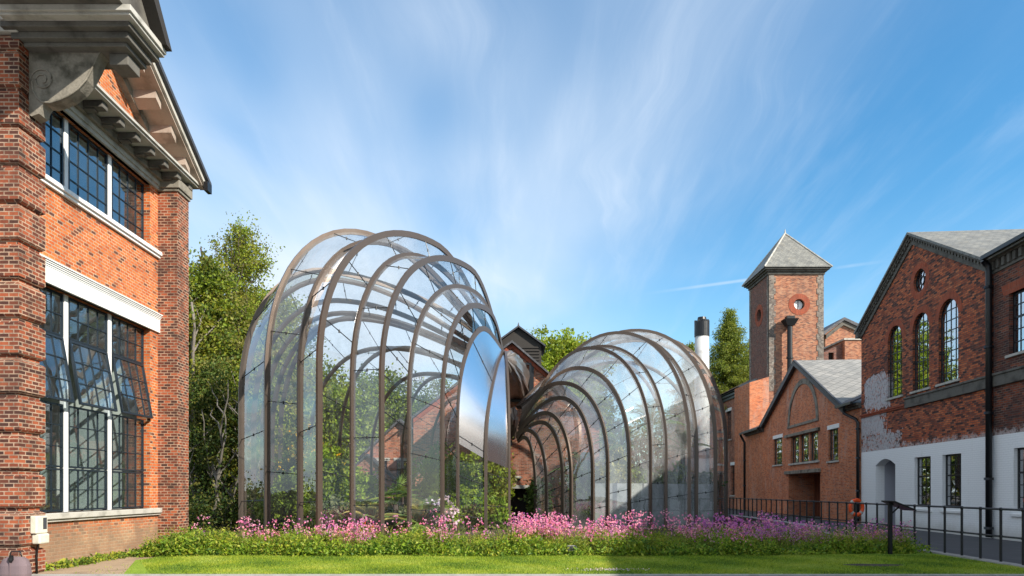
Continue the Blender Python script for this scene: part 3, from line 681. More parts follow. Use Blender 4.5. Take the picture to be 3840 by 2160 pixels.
G1, cur1 = glasshouse('pleated_glasshouse', 'large shell shaped glasshouse of brown ribs with mirrored nose, beside the left trees', N1, ribs1, .066, .19, 'glass_house', dict(hN=7.3, kn=.22, r0=.45, zs=.5), mirror_idx=(len(ribs1)-3, len(ribs1)-2))
N2 = (.0, 31.8)
def h2(y): return (1840-y)*31.5/F+CAMZ
ribs2 = [dict(P=pb(2008, 30.2), apx=(1966, 1640), hN=h2(1655)), dict(P=pb(2049, 29.2), apx=(1976, 1612), hN=h2(1648)), dict(P=pb(2111, 28.5), apx=(2030, 1583), hN=h2(1640)), dict(P=pb(2142, 28.0), apx=(2048, 1548), hN=h2(1628)),
         dict(P=pb(2222, 27.7), apx=(2098, 1492), hN=h2(1612)), dict(P=pb(2278, 27.6), apx=(2103, 1436), hN=h2(1600)), dict(P=pb(2359, 27.5), apx=(2170, 1380), hN=h2(1590)), dict(P=pb(2437, 28.0), apx=(2228, 1306), hN=h2(1575)),
         dict(P=pb(2496, 28.8), apx=(2262, 1300), hN=h2(1565)), dict(P=pb(2583, 29.2), apx=(2310, 1249), hN=h2(1555)), dict(P=pb(2611, 30.6), apx=(2345, 1262), hN=h2(1545)), dict(P=pb(2682, 31.0), apx=(2396, 1240), hN=h2(1538)),
         dict(P=pb(2722, 33.2), apx=(2430, 1262), hN=h2(1530)), dict(P=(10.9, 35.6), apex=(.4, 9.1), hN=h2(1525)), dict(P=(10.4, 38.3), apex=(.4, 8.3), hN=h2(1522)), dict(P=(9.1, 40.4), apex=(.4, 8.7), hN=h2(1520)),
         dict(P=(7.2, 41.6), apex=(.4, 7.9), hN=h2(1520)), dict(P=(5.3, 41.6), apex=(.4, 8.0), hN=h2(1520))]
G2, cur2 = glasshouse('pleated_glasshouse', 'smaller shell shaped glasshouse with misted panes between the mirrored nose and the black fence', N2, ribs2, .080, .17, 'glass_palm', dict(hN=5.3, kn=.42, r0=.5), bars=(4, 9, 14, 19, 24, 29, 34, 39))
def planter(G, cur, i0, i1, h, inset, mat, nm, c):
    m = MB(); pts = []
    for i in range(i0, i1+1):
        p = cur[i][0][0]; v = Vector((c[0]-p.x, c[1]-p.y, 0)).normalized(); pts.append(p+v*inset)
    for a, b in zip(pts, pts[1:]):
        d = Vector((b-a)); n = Vector((-d.y, d.x, 0)).normalized()*.12
        m.hexa([a-n, b-n, b+n, a+n, a-n+Vector((0, 0, h)), b-n+Vector((0, 0, h)), b+n+Vector((0, 0, h)), a+n+Vector((0, 0, h))])
    m.build(nm, mat, G)
planter(G2, cur2, 4, 16, 1.9, .45, 'concrete', 'planter_wall', (5.5, 34))
planter(G1, cur1, 12, len(ribs1)-1, .22, .25, 'earth', 'planter_wall', (-5, 28))
# ducts that carry the ribs back into the mill
def duct(name, label, secs, mat, wav=.05):
    rings = []
    B = thing(name, label, 'duct', (secs[0][0][0], secs[0][0][1], 0))
    fine = []
    for (c0, w0, h0), (c1, w1, h1) in zip(secs, secs[1:]):
        for k in range(8):
            t = k/8; t2 = t*t*(3-2*t); fine.append(([c0[j]+(c1[j]-c0[j])*t for j in range(3)], w0+(w1-w0)*t2, h0+(h1-h0)*t2))
    fine.append(secs[-1]); m = MB(); n = 40; prev = None
    for i, (c, w, h) in enumerate(fine):
        cu = []
        for k in range(n):
            a = 2*math.pi*k/n; rr = 1+wav*math.sin(9*a+i*.25); e = .6
            cu.append((c[0]+w*(abs(math.cos(a))**e)*(1 if math.cos(a) > 0 else -1)*rr, c[1], c[2]+h*(abs(math.sin(a))**e)*(1 if math.sin(a) > 0 else -1)*rr))
        if prev:
            for k in range(n): m.face([prev[k], prev[(k+1) % n], cu[(k+1) % n], cu[k]])
        prev = cu
    m.build('duct_skin', mat, B, smooth=True)
    c, w, h = secs[-1]; fr = front(c[1]-.02)
    MB().box(fr, c[0]-w-.12, c[0]-w, c[2]-h-.12, c[2]+h+.12, 0, .1).box(fr, c[0]+w, c[0]+w+.12, c[2]-h-.12, c[2]+h+.12, 0, .1).box(fr, c[0]-w, c[0]+w, c[2]+h, c[2]+h+.12, 0, .1).box(fr, c[0]-w, c[0]+w, c[2]-h-.12, c[2]-h, 0, .1).build('frame', 'black_iron', B)
duct('metal_duct', 'rippled grey bronze duct entering the mill gable above the small door', [((-.28, 28.0, 7.05), .03, .05), ((-.2, 28.6, 7.0), .38, .45), ((.0, 31.0, 7.1), .5, .6), ((.15, 35.93, 7.3), .75, .9)], 'pewter', .09)
duct('metal_duct', 'dark ribbed duct low over the small door where the misted glasshouse begins', [((.1, 31.2, 4.75), .03, .1), ((.0, 31.9, 4.75), .30, .75), ((-.4, 34, 4.8), .45, .7), ((-.7, 35.93, 4.8), .6, .7)], 'bronze', .05)

# ---------------------------------------------------------------- mill behind the glasshouses
def box_build(parent, x0, x1, y0, y1, zt, mat, holes=(), nm='wall', z0=0):
    fr = front(y0); MB().prism(fr, [rect(x0, x1, z0, zt)]+list(holes), -.3, 0).build(nm, mat, parent)
    MB().box(side(x0), y0+.3, y1, z0, zt, -.3, 0).box(side(x1, 1), y0+.3, y1, z0, zt, -.3, 0).box(front(y1), x0+.3, x1-.3, z0, zt, 0, .3).build(nm, mat, parent)
def gable_roof_y(parent, x0, x1, xr, y0, y1, ze, zr, mat, over=.25, th=.12):
    """ridge runs along Y"""
    for (a, b) in ((x0-over, xr), (x1+over, xr)):
        za = ze - over*(zr-ze)/abs(xr-(x0 if a < xr else x1)); m = MB()
        m.prism(front(0), [[(a, za), (b, zr), (b, zr+th), (a, za+th)]], -(y1+over), -(y0-over)); m.build('roof', mat, parent)
def mill_mid():
    B = thing('mill_building', 'brick gabled mill with black roof lantern and dark low door between the two glasshouses', 'building', (0, 36, 0))
    x0, x1, xr, y0 = -5.2, 4.6, .0, 36.0; ze, zr = 5.4, 9.35
    fr = front(y0)
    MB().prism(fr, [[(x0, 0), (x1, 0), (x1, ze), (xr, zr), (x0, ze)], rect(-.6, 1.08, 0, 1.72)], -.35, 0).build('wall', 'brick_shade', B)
    MB().box(fr, -.9, 1.35, 1.72, 1.9, -.1, .05).build('lintel', 'stone_light', B)
    MB().box(fr, -.6, 1.08, 0, 1.72, -.9, -.85).build('door', 'interior_dark', B)
    MB().box(side(x0), 36.35, 50, 0, ze, -.3, 0).box(side(x1, 1), 36.35, 50, 0, ze, -.3, 0).build('side_wall', 'brick_shade', B)
    gable_roof_y(B, x0, x1, xr, y0, 50, ze, zr, 'slate_blue', .35)
    m = MB()
    for sgn, e in ((-1, x0), (1, x1)):
        m.prism(fr, [[(e, ze-.25), (xr, zr-.25), (xr, zr-.02), (e, ze-.02)]], 0, .12)
    m.build('verge_moulding', 'brick_ring', B)
    # roof lantern: slatted timber box under its own little gable
    m = MB(); lf = front(37.2); x_, w_ = .35, 1.25
    m.prism(lf, [[(x_-w_, 8.2), (x_+w_, 8.2), (x_+w_, 9.55), (x_, 10.45), (x_-w_, 9.55)]], -2.4, 0)
    for k in range(7): m.box(lf, x_-w_+.1, x_+w_-.1, 8.35+k*.17, 8.43+k*.17, 0, .05)
    m.build('lantern', 'dark_timber', B)
    m = MB()
    for s_ in (-1, 1): m.prism(lf, [[(x_+s_*(w_+.22), 9.42), (x_, 10.48), (x_, 10.58), (x_+s_*(w_+.22), 9.52)]], -2.6, .2)
    m.tube([(x_, 37.1, 10.5), (x_, 37.1, 10.75)], [.07, .01]); m.build('lantern_roof', 'slate_dark', B)
    m = MB(); m.box(fr, .9, 1.15, 5.2, 8.3, .0, .06); m.build('iron_strap', 'black_iron', B)
mill_mid()
def wall_lamp():
    B = thing('wall_lamp', 'small cream bulkhead lamp on the brick above the dark low door', 'lamp', (.3, 35.9, 2.3))
    MB().tube([(.16, 35.85, 2.30), (.2, 35.82, 2.30), (.46, 35.82, 2.30), (.5, 35.85, 2.30)], [.05, .08, .08, .05], 10).build('cover', 'stone_light', B, smooth=True)
    MB().box(front(36.0), .2, .45, 2.16, 2.26, 0, .12).build('bracket', 'black_iron', B)
wall_lamp()
def mill_left():
    B = thing('mill_building', 'long shaded brick range with slate roof seen through the large glasshouse', 'building', (-6, 37, 0))
    x0, x1, y0 = -6.6, -5.0, 36.6
    x0 = -7.9; fr = front(y0); holes = [rect(-7.3, -6.7, 2.1, 3.2), rect(-6.2, -5.6, 2.1, 3.2), rect(-7.3, -6.7, .7, 1.6), rect(-6.2, -5.6, .7, 1.6)]
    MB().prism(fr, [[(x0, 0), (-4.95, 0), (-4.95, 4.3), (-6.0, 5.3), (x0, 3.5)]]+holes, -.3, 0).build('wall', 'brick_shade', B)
    for h in holes: window(B, fr, h[0][0], h[1][0], h[0][1], h[2][1], 2, 3, .1, sill=(.1, .06, 'stone_light'), lintel=(.16, .02, 'stone_light'))
    MB().box(side(x0), 36.9, 44, 0, 3.5, -.3, 0).build('side_wall', 'brick_shade', B)
    MB().prism(front(0), [[(x0-.3, 3.25), (-6.0, 5.32), (-6.0, 5.46), (x0-.3, 3.38)]], -44, -36.35).prism(front(0), [[(-4.95, 4.35), (-6.0, 5.32), (-6.0, 5.46), (-4.95, 4.5)]], -44, -36.35).build('roof', 'slate_blue', B)
    B = thing('outhouse', 'low gabled brick outhouse behind the large glasshouse beside the trees', 'building', (-7.5, 36, 0))
    MB().prism(front(35.7), [[(-8.8, 0), (-6.3, 0), (-6.3, 2.3), (-7.55, 3.4), (-8.8, 2.3)], rect(-7.8, -7.3, 1.3, 2.0)], -.7, 0).build('wall', 'brick_shade', B)
    window(B, front(35.7), -7.8, -7.3, 1.3, 2.0, 2, 2, .05)
    gable_roof_y(B, -8.8, -6.3, -7.55, 35.7, 36.4, 2.3, 3.42, 'slate_blue', .15)
mill_left()

# ---------------------------------------------------------------- right-hand range
def rprism_roof(parent, s0, sr, s1, z0, zr, z1, depth, mat, over=.22, th=.10, z_off=.0):
    """gable roof over the RF wall: ridge runs away from the wall"""
    for (a, za, b, zb) in ((s0, z0, sr, zr), (s1, z1, sr, zr)):
        k = (zb-za)/(b-a); a2 = a-math.copysign(over*1.0, b-a); za2 = za-abs(over*k)
        MB().prism(RF, [[(a2, za2+z_off), (b, zb+z_off), (b, zb+th+z_off), (a2, za2+th+z_off)]], -depth, over).build('roof', mat, parent)
def mill_right():
    B = thing('mill_building', 'dark red brick gabled mill with three arched windows over a white painted ground floor', 'building', (16.8, 28, 0))
    s0, s1, sr = 23.0, 33.0, 28.1; ze, zr = 9.35, 12.15
    outer = [(s0, 0), (s1, 0), (s1, ze), (sr, zr), (s0, ze)]
    AW = [(25.55, 1.3), (27.52, 1.26), (29.67, 1.28)]
    door = [(29.62, 0), (31.5, 0), (31.5, 2.75)]+[(31.5-1.88*k/10, 2.75+.28*math.sin(math.pi*k/10)) for k in range(1, 10)]+[(29.62, 2.75)]
    holes = [archloop(c-w/2, c+w/2, 5.68, 8.77) for c, w in AW]+[circle(27.6, 10.1, .46), rect(26.76, 28.0, 1.0, 2.96), rect(24.71, 25.94, 1.0, 2.96), door]
    MB().prism(RF, [outer]+holes, -.4, 0).build('wall', 'brick_mill', B)
    for c, w in AW:
        MB().arch_ring(RF, c, 8.77-w/2, w/2, w/2+.27, -.1, .006).build('arch_ring', 'brick_ring', B)
        window(B, RF, c-w/2, c+w/2, 5.68, 8.77, 4, 8, .09, .03, .05, arch=True, sill=(.09, .07, 'stone_light'))
    MB().arch_ring(RF, 27.6, 10.1, .46, .74, -.1, .006, 0, 360, 40).build('arch_ring', 'brick_ring', B)
    # round window: ring, inner ring, six spokes
    m = MB(); m.arch_ring(RF, 27.6, 10.1, .41, .46, -.13, -.08, 0, 360, 36).arch_ring(RF, 27.6, 10.1, .15, .18, -.13, -.08, 0, 360, 24)
    for k in range(8):
        a = R(k*45+22); p = RF.pt(27.6+.17*math.cos(a), 10.1+.17*math.sin(a), -.105); q = RF.pt(27.6+.43*math.cos(a), 10.1+.43*math.sin(a), -.105); m.tube([p, q], .015, 6)
    w = m.build('round_window', 'black_iron', B); MB().prism(RF, [circle(27.6, 10.1, .44)], -.125, -.12).build('pane', 'glass_far', w)
    for (a, b) in ((26.76, 28.0), (24.71, 25.94)):
        w = window(B, RF, a, b, 1.0, 2.96, 4, 5, .12, .03, .06, heavy=(3,))
        MB().box(RF, a-.1, b+.1, .78, .86, 0, .06).build('sill', 'white_paint', w)
    # door in its arched recess
    MB().box(RF, 29.55, 31.55, 0, 3.05, -1.25, -1.2).build('door', 'grey_door', B)
    MB().box(RF, 31.5, 31.6, 0, 3.2, -1.25, -.4).box(RF, 29.5, 29.62, 0, 3.2, -1.25, -.4).box(RF, 29.5, 31.6, 3.05, 3.15, -1.25, -.4).build('door_reveal', 'grey_door', B)
    MB().box(RF, 23.0, 28.66, 5.06, 5.42, 0, .09).box(RF, 23.0, 28.7, 5.42, 5.50, 0, .13).build('string_course', 'stone_dark', B, bevel=.012)
    MB().box(RF, 28.7, 33.0, 5.10, 5.18, 0, .05).box(RF, 28.7, 33.0, 5.18, 5.24, 0, .09).build('string_course', 'brick_ring', B)
    # stepped brick verge under the roof edge
    m = MB()
    for (a, za, b, zb, n) in ((s1, ze, sr, zr, 26), (s0, ze, sr, zr, 26)):
        m.prism(RF, [[(a, za-.42), (b, zb-.42), (b, zb-.22), (a, za-.22)]], 0, .06)
        m.prism(RF, [[(a, za-.10), (b, zb-.10), (b, zb), (a, za)]], 0, .16)
        for k in range(n):
            t = (k+.25)/n; t2 = (k+.75)/n; p = lambda t_, o: (a+(b-a)*t_, za+(zb-za)*t_+o)
            m.prism(RF, [[p(t, -.22), p(t2, -.22), p(t2, -.10), p(t, -.10)]], 0, .13)
    m.build('verge_corbels', 'stone_dark', B)
    rprism_roof(B, s0, sr, s1, ze, zr, ze, 16, 'slate_grey', .25)
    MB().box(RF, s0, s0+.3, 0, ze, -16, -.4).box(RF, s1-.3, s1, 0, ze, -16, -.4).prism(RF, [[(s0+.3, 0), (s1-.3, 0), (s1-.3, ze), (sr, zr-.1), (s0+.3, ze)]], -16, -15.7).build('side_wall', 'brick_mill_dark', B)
    MB().box(RF, s0+.3, s1-.3, 0, ze-.1, -5.2, -5).box(RF, s0+.3, s1-.3, 4.5, 4.7, -5, -.4).build('inner_wall', 'plaster', B)
    MB().box(RF, s1-.05, s1+.22, ze-.35, ze-.05, -.3, .2).build('kneeler', 'stone_dark', B)
mill_right()
def mill_near():
    B = thing('mill_building', 'dark brick range with small paned windows running off the photo\'s right edge', 'building', (15.5, 10, 0))
    s0, s1, ze = -14, 22.85, 9.35
    holes = [rect(20.3, 22.05, 5.98, 7.95), rect(20.6, 21.83, 1.0, 2.96), rect(16.5, 17.73, 1.0, 2.96), rect(16.2, 17.9, 5.98, 7.95)]
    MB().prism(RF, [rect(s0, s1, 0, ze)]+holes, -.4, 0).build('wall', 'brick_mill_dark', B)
    for i, h in enumerate(holes):
        up = h[0][1] > 4
        w = window(B, RF, h[0][0], h[1][0], h[0][1], h[2][1], 5 if up else 4, 5, .12, .03, .06, sill=(.09, .07, 'stone_light') if up else None, heavy=(3,))
        if not up: MB().box(RF, h[0][0]-.1, h[1][0]+.1, .78, .86, 0, .06).build('sill', 'white_paint', w)
        else: MB().prism(RF, [[(h[0][0]-.25, 7.95), (h[1][0]+.25, 7.95), (h[1][0]+.4, 8.3), (h[0][0]-.4, 8.3)]], -.1, .006).build('lintel', 'brick_ring', w)
    MB().box(RF, s0, s1, 5.06, 5.42, 0, .09).box(RF, s0, s1, 5.42, 5.50, 0, .13).build('string_course', 'stone_dark', B, bevel=.012)
    m = MB(); m.box(RF, s0, s1, ze-.5, ze-.4, 0, .05).box(RF, s0, s1, ze-.12, ze, 0, .16)
    k = 14.0
    while k < s1: m.box(RF, k, k+.14, ze-.4, ze-.12, 0, .12); k += .28
    m.build('eaves_corbels', 'stone_dark', B)
    m = MB(); P = RF.pt; za, zb = ze+.02, ze+2.9
    m.hexa([P(s0, za-.1, .3), P(s1+.2, za-.1, .3), P(s1+3.5, zb, -5), P(s0, zb, -5), P(s0, za, .3), P(s1+.2, za, .3), P(s1+3.5, zb+.1, -5), P(s0, zb+.1, -5)])
    m.hexa([P(s0, zb, -5), P(s1+3.5, zb, -5), P(s1, za, -10), P(s0, za, -10), P(s0, zb+.1, -5), P(s1+3.5, zb+.1, -5), P(s1, za+.1, -10), P(s0, za+.1, -10)])
    m.build('roof', 'slate_grey', B)
    MB().box(RF, s0, s1, ze-.02, ze+.11, .30, .42).build('gutter', 'black_iron', B)
    MB().box(RF, s0, s0+.3, 0, ze, -10, -.4).box(RF, s0, s1, 0, ze, -10, -9.7).build('rear_wall', 'brick_mill_dark', B)
mill_near()
def drainpipe(parent, pts, r=.065, collars=()):
    m = MB(); m.tube(pts, r, 10)
    for z in collars:
        p = Vector(pts[-1]); m.tube([(p.x, p.y, z-.04), (p.x, p.y, z+.04)], r*1.45, 10)
    return m.build('downpipe', 'black_iron', parent, smooth=True)
for o in list(bpy.data.objects):
    if o.get('label', '').startswith('dark brick range'): NEAR = o
    if o.get('label', '').startswith('dark red brick gabled mill'): MR = o
p = lambda s, z, o: tuple(RF.pt(s, z, o))
drainpipe(NEAR, [p(22.80, 9.3, .35), p(22.80, 9.1, .2), p(22.80, 8.9, .18), p(22.80, .05, .18)], .10, (2.0, 4.2, 6.4, 8.4, .35))

def gate_house():
    B = thing('gabled_annex', 'red brick annex with blind stone arch, triple window and pale diamond slate roof', 'building', (17.8, 42, 0))
    e0, e1, sr = 34.7, 49.2, 41.85; z0, z1, zr = 5.85, 6.2, 9.5
    outer = [(33.0, 0), (53.6, 0), (53.6, 6.1), (e1, 6.1), (sr, zr), (e0, z0), (33.0, z0)]
    H = dict(trip=rect(38.6, 43.3, 3.32, 4.98), door=rect(38.3, 43.7, 0, 2.65), wl=rect(45.0, 46.8, 3.35, 5.12), wr=rect(35.8, 37.1, 3.2, 4.9))
    MB().prism(RF, [outer]+list(H.values()), -.45, 0).build('wall', 'brick_red', B)
    c, r_ = 41.15, 2.62
    m = MB(); m.arch_ring(RF, c, 5.72, r_-.32, r_, -.1, .05, 0, 180, 36).box(RF, c-r_-.05, c+r_+.05, 5.56, 5.72, -.1, .07); m.build('blind_arch', 'stone', B, bevel=.01)
    MB().box(RF, 38.3, 44.2, 5.0, 5.17, -.1, .14).build('lintel', 'stone', B, bevel=.01)
    MB().box(RF, 38.2, 44.2, 2.65, 2.85, -.1, .14).build('door_lintel', 'stone', B, bevel=.01)
    for (a, b) in ((38.6, 40.0), (40.25, 41.65), (41.9, 43.3)): window(B, RF, a, b, 3.34, 4.96, 3, 4, .14, .03, .06)
    MB().box(RF, 40.0, 40.25, 3.32, 4.98, -.35, -.05).box(RF, 41.65, 41.9, 3.32, 4.98, -.35, -.05).build('window_piers', 'brick_red', B)
    MB().box(RF, 38.4, 43.5, 3.2, 3.32, -.3, .1).build('sill', 'stone_light', B, bevel=.01)
    for k in ('wl', 'wr'):
        h = H[k]; window(B, RF, h[0][0], h[1][0], h[0][1], h[2][1], 3, 5, .10, .03, .06, sill=(.1, .08, 'stone_light'), lintel=(.24, .02, 'white_paint'))
    # recessed entrance
    MB().box(RF, 43.7, 43.8, 0, 2.8, -1.6, -.45).box(RF, 38.2, 38.3, 0, 2.8, -1.6, -.45).box(RF, 38.2, 43.8, 2.66, 2.8, -1.6, -.45).build('porch_reveal', 'brick_red', B)
    m = MB(); m.box(RF, 38.3, 43.7, 0, 2.66, -1.65, -1.6)
    for k in range(12): m.box(RF, 38.4+k*.45, 38.43+k*.45, 0, 2.6, -1.6, -1.58)
    m.build('door', 'wood_door', B)
    rprism_roof(B, e0, sr, e1, z0, zr, z1, 14, 'slate_light', .3, .1)
    m = MB()
    for (a, za, b, zb) in ((e0, z0, sr, zr), (e1, z1, sr, zr)): m.prism(RF, [[(a-math.copysign(.3, b-a), za-.36), (b, zb-.22), (b, zb+.14), (a-math.copysign(.3, b-a), za-.0)]], .2, .3)
    m.build('bargeboard', 'slate_dark', B)
    # corbelled eaves and low roof ends
    MB().box(RF, 33.0, 34.9, 5.62, 5.74, 0, .12).box(RF, 33.0, 34.9, 5.74, 5.86, 0, .24).box(RF, 49.0, 53.8, 5.85, 5.97, 0, .12).box(RF, 49.0, 53.8, 5.97, 6.1, 0, .24).build('eaves_corbel', 'stone_dark', B, bevel=.01)
    m = MB(); P = RF.pt
    m.hexa([P(33.0, 5.87, .4), P(35.2, 5.87, .4), P(35.2, 6.9, -1.8), P(33.0, 6.9, -1.8), P(33.0, 5.95, .4), P(35.2, 5.95, .4), P(35.2, 7.0, -1.8), P(33.0, 7.0, -1.8)])
    m.hexa([P(49.0, 6.12, .4), P(54.0, 6.12, .4), P(54.0, 6.7, -1.2), P(49.0, 6.7, -1.2), P(49.0, 6.2, .4), P(54.0, 6.2, .4), P(54.0, 6.8, -1.2), P(49.0, 6.8, -1.2)])
    m.build('lower_roof', 'slate_dark', B)
    MB().box(RF, 33.0, 34.9, 5.80, 5.92, .4, .52).box(RF, 49.0, 54.0, 6.02, 6.14, .4, .52).build('gutter', 'black_iron', B)
    drainpipe(B, [p(33.9, 5.8, .46), p(33.9, 5.45, .46), p(33.3, 5.1, .14), p(33.1, 4.9, .12), p(33.1, .05, .12)], .075, (1.6, 3.2, 4.6, .3))
    drainpipe(B, [p(53.8, 6.0, .46), p(53.8, 5.7, .3), p(53.8, 5.4, .14), p(53.8, .05, .14)], .09, (2, 4))
    MB().box(RF, 53.3, 53.6, 0, 6.1, -8, -.45).build('side_wall', 'brick_red', B)
    MB().box(RF, 33.0, 53.3, 0, 6.0, -6.2, -6).box(RF, 33.0, 53.3, 2.9, 3.1, -6, -1.7).build('inner_wall', 'stucco', B)
gate_house()
def tower():
    B = thing('brick_tower', 'square brick tower with flint corners, round window and pyramid slate roof', 'tower', (22.4, 56.1, 0))
    X0, X1, Y0, Y1, zt = 20.3, 24.62, 54.0, 58.3, 18.75
    f = front(Y0); l = side(X0)
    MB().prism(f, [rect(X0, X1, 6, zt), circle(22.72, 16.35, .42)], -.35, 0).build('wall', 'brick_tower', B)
    MB().prism(l, [rect(Y0+.35, Y1, 6, zt), circle(56.1, 16.0, .5)], -.35, 0).build('wall', 'brick_plum', B)  # shaded face painted in darker brick than the sunlit front
    MB().box(side(X1, 1), Y0+.35, Y1, 6, zt, -.35, 0).box(front(Y1), X0+.35, X1-.35, 6, zt, 0, .35).build('rear_wall', 'brick_tower', B)
    # flint quoins, toothed
    m = MB(); z = 9.5; k = 0
    while z < zt-.05:
        h = min(.45, zt-z); w = .55 if k % 2 else .42
        m.box(f, X0-.03, X0+w, z, z+h, -.02, .03).box(f, X1-w*.95, X1+.03, z, z+h, -.02, .03); m.box(l, Y0-.03, Y0+w*.7, z, z+h, -.02, .028).box(l, Y1-.4, Y1+.03, z, z+h, -.02, .03); z += h; k += 1
    m.build('quoins', 'brick_flint', B)
    MB().arch_ring(f, 22.72, 16.35, .42, .85, -.1, .02, 0, 360, 36).build('arch_ring', 'brick_ring', B); m = MB(); m.arch_ring(l, 56.1, 16.0, .5, .9, -.1, .02, 0, 360, 30); m.build('arch_ring', 'brick_ring', B)
    m = MB(); m.arch_ring(f, 22.72, 16.35, .36, .42, -.3, -.2, 0, 360, 30).box(f, 22.69, 22.75, 15.98, 16.72, -.27, -.22); w = m.build('round_window', 'black_iron', B)
    MB().prism(f, [circle(22.72, 16.35, .40)], -.26, -.25).build('pane', 'white_paint', w)
    MB().prism(l, [circle(56.1, 16.0, .48)], -.3, -.28).build('louvre', 'interior_dark', B)
    m = MB()
    for (o, a, b) in ((.10, zt-.05, zt+.15), (.22, zt+.15, zt+.28), (.38, zt+.28, zt+.42)):
        m.box(GRID, X0-o, X1+o, a, b, Y0-o, Y1+o)
    m.build('cornice', 'stone_dark', B)
    o = .5; za = zt+.42; ap = (22.46, 56.15, 22.75); c = [(X0-o, Y0-o, za), (X1+o, Y0-o, za), (X1+o, Y1+o, za), (X0-o, Y1+o, za)]
    m = MB(); m.face(list(reversed(c)))
    for k in range(4): m.face([c[k], c[(k+1) % 4], ap])
    m.build('roof', 'slate_grey', B)
    m = MB()
    for k in range(4): m.tube([Vector(c[k])+Vector((0, 0, .02)), Vector(ap)+Vector((0, 0, .02))], .07, 6)
    m.tube([ap, (ap[0], ap[1], ap[2]+.35)], [.08, .02]); m.build('lead_hips', 'stone_light', B)
    # rainwater hopper and pipe standing off the front
    m = MB(); x = 21.75; m.tube([(x, 53.45, 14.6), (x, 53.45, 6.5)], .2, 12)
    c0 = [(x-.28, 53.2, 14.5), (x+.28, 53.2, 14.5), (x+.28, 53.7, 14.5), (x-.28, 53.7, 14.5)]; c1 = [(x-.55, 53.0, 15.0), (x+.55, 53.0, 15.0), (x+.55, 53.9, 15.0), (x-.55, 53.9, 15.0)]
    m.hexa(c0+c1); m.box(GRID, x-.3, x+.3, 15.0, 15.25, 53.2, 53.7)
    for z in (9.0, 12.0): m.tube([(x, 53.45, z-.06), (x, 53.45, z+.06)], .26, 12)
    m.build('hopper_pipe', 'black_iron', B)
    MB().prism(front(54.0), [[(18.75, 0), (20.28, 0), (20.28, 10.6), (18.75, 10.15)]], -3.5, .12).build('lower_stage', 'brick_red', B)
tower()
def rear_right():
    B = thing('gabled_block', 'sunlit orange brick gable peeping over the slate roof right of the tower', 'building', (31, 62, 0))
    Y = 64.; x0, x1, xr = 29.0, 35.6, 30.9; Z = lambda y: (1840-y)*Y/F+CAMZ
    f = front(Y); xl = (3095-1920)*Y/F
    MB().prism(f, [[(xl, 5), (34.6, 5), (34.6, Z(1265)), ((3160-1920)*Y/F, Z(1200)), (xl, Z(1252))]], -10, 0).build('wall', 'brick_tower', B)
    xa = (3160-1920)*Y/F
    m = MB()
    for (a, za) in ((xl-.4, Z(1258)), (34.9, Z(1273))): m.prism(f, [[(a, za-.1), (xa, Z(1203)), (xa, Z(1192)), (a, za+.25)]], -10, .35)
    m.build('roof', 'slate_blue', B)
    m = MB(); m.prism(f, [[(xl, Z(1252)-.5), (xa, Z(1200)-.5), (xa, Z(1200)-.12), (xl, Z(1252)-.12)]], 0, .2).prism(f, [[(34.6, Z(1265)-.5), (xa, Z(1200)-.5), (xa, Z(1200)-.12), (34.6, Z(1265)-.12)]], 0, .2); m.build('verge_corbels', 'stone_dark', B)
    B = thing('flat_roofed_block', 'plain flat roofed orange brick block with a small dark opening beside the tower', 'building', (28, 57, 0))
    Y = 58.; Z = lambda y: (1840-y)*Y/F+CAMZ; f = front(Y); a = (3168-1920)*Y/F
    MB().prism(f, [[(a, 5), (34, 5), (34, Z(1275)), (a, Z(1275))]], -6, 0).build('wall', 'brick_tower', B)
    MB().box(f, a-.1, 34.1, Z(1275), Z(1275)+.15, -6, .1).build('coping', 'stone_light', B)
    MB().prism(front(Y+.4), [[((3020-1920)*Y/F, 5), (a, 5), (a, Z(1283)), ((3020-1920)*Y/F, Z(1355))], rect(a-1.2, a-.75, Z(1345), Z(1318))], -5, 0).build('wall', 'brick_plum', B)
    MB().prism(front(Y+.4), [rect(a-1.2, a-.75, Z(1345), Z(1318))], -.3, -.28).build('opening', 'interior_dark', B)
rear_right()
def far_range():
    B = thing('mill_building', 'long brown tiled range with white lintels between the misted glasshouse and the tower', 'building', (20, 65, 0))
    f = Frame((19.9, 0), (0, 1), (-1, 0)); ze = 10.5
    hs = [rect(58.2, 59.7, 6.4, 9.0), rect(62.0, 63.4, 6.3, 8.9), rect(66, 67.3, 6.3, 8.9), rect(58.4, 62.0, 1.2, 3.9)]
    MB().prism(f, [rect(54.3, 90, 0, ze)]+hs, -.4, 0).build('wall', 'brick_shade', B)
    for h in hs: window(B, f, h[0][0], h[1][0], h[0][1], h[2][1], 3, 4, .2, .04, .08, sill=(.12, .1, 'stone_light'), lintel=(.28, .03, 'white_paint'))
    m = MB(); m.prism(front(0), [[(19.4, ze-.1), (25.5, ze+3.0), (25.5, ze+3.12), (19.4, ze+.05)]], -90, -58.4); m.build('roof', 'tile_brown', B)
    m = MB(); m.box(f, 54.4, 90, ze-.6, ze-.35, 0, .12).box(f, 54.4, 90, ze-.35, ze-.12, 0, .28).box(f, 54.4, 90, ze-.12, ze+.05, .3, .5); m.build('eaves', 'black_iron', B)
    drainpipe(B, [(19.4, 57.5, ze-.2), (19.4, 57.5, ze-.6), (19.7, 57.5, ze-1.2), (19.75, 57.5, .1)], .12, (3, 6))
far_range()
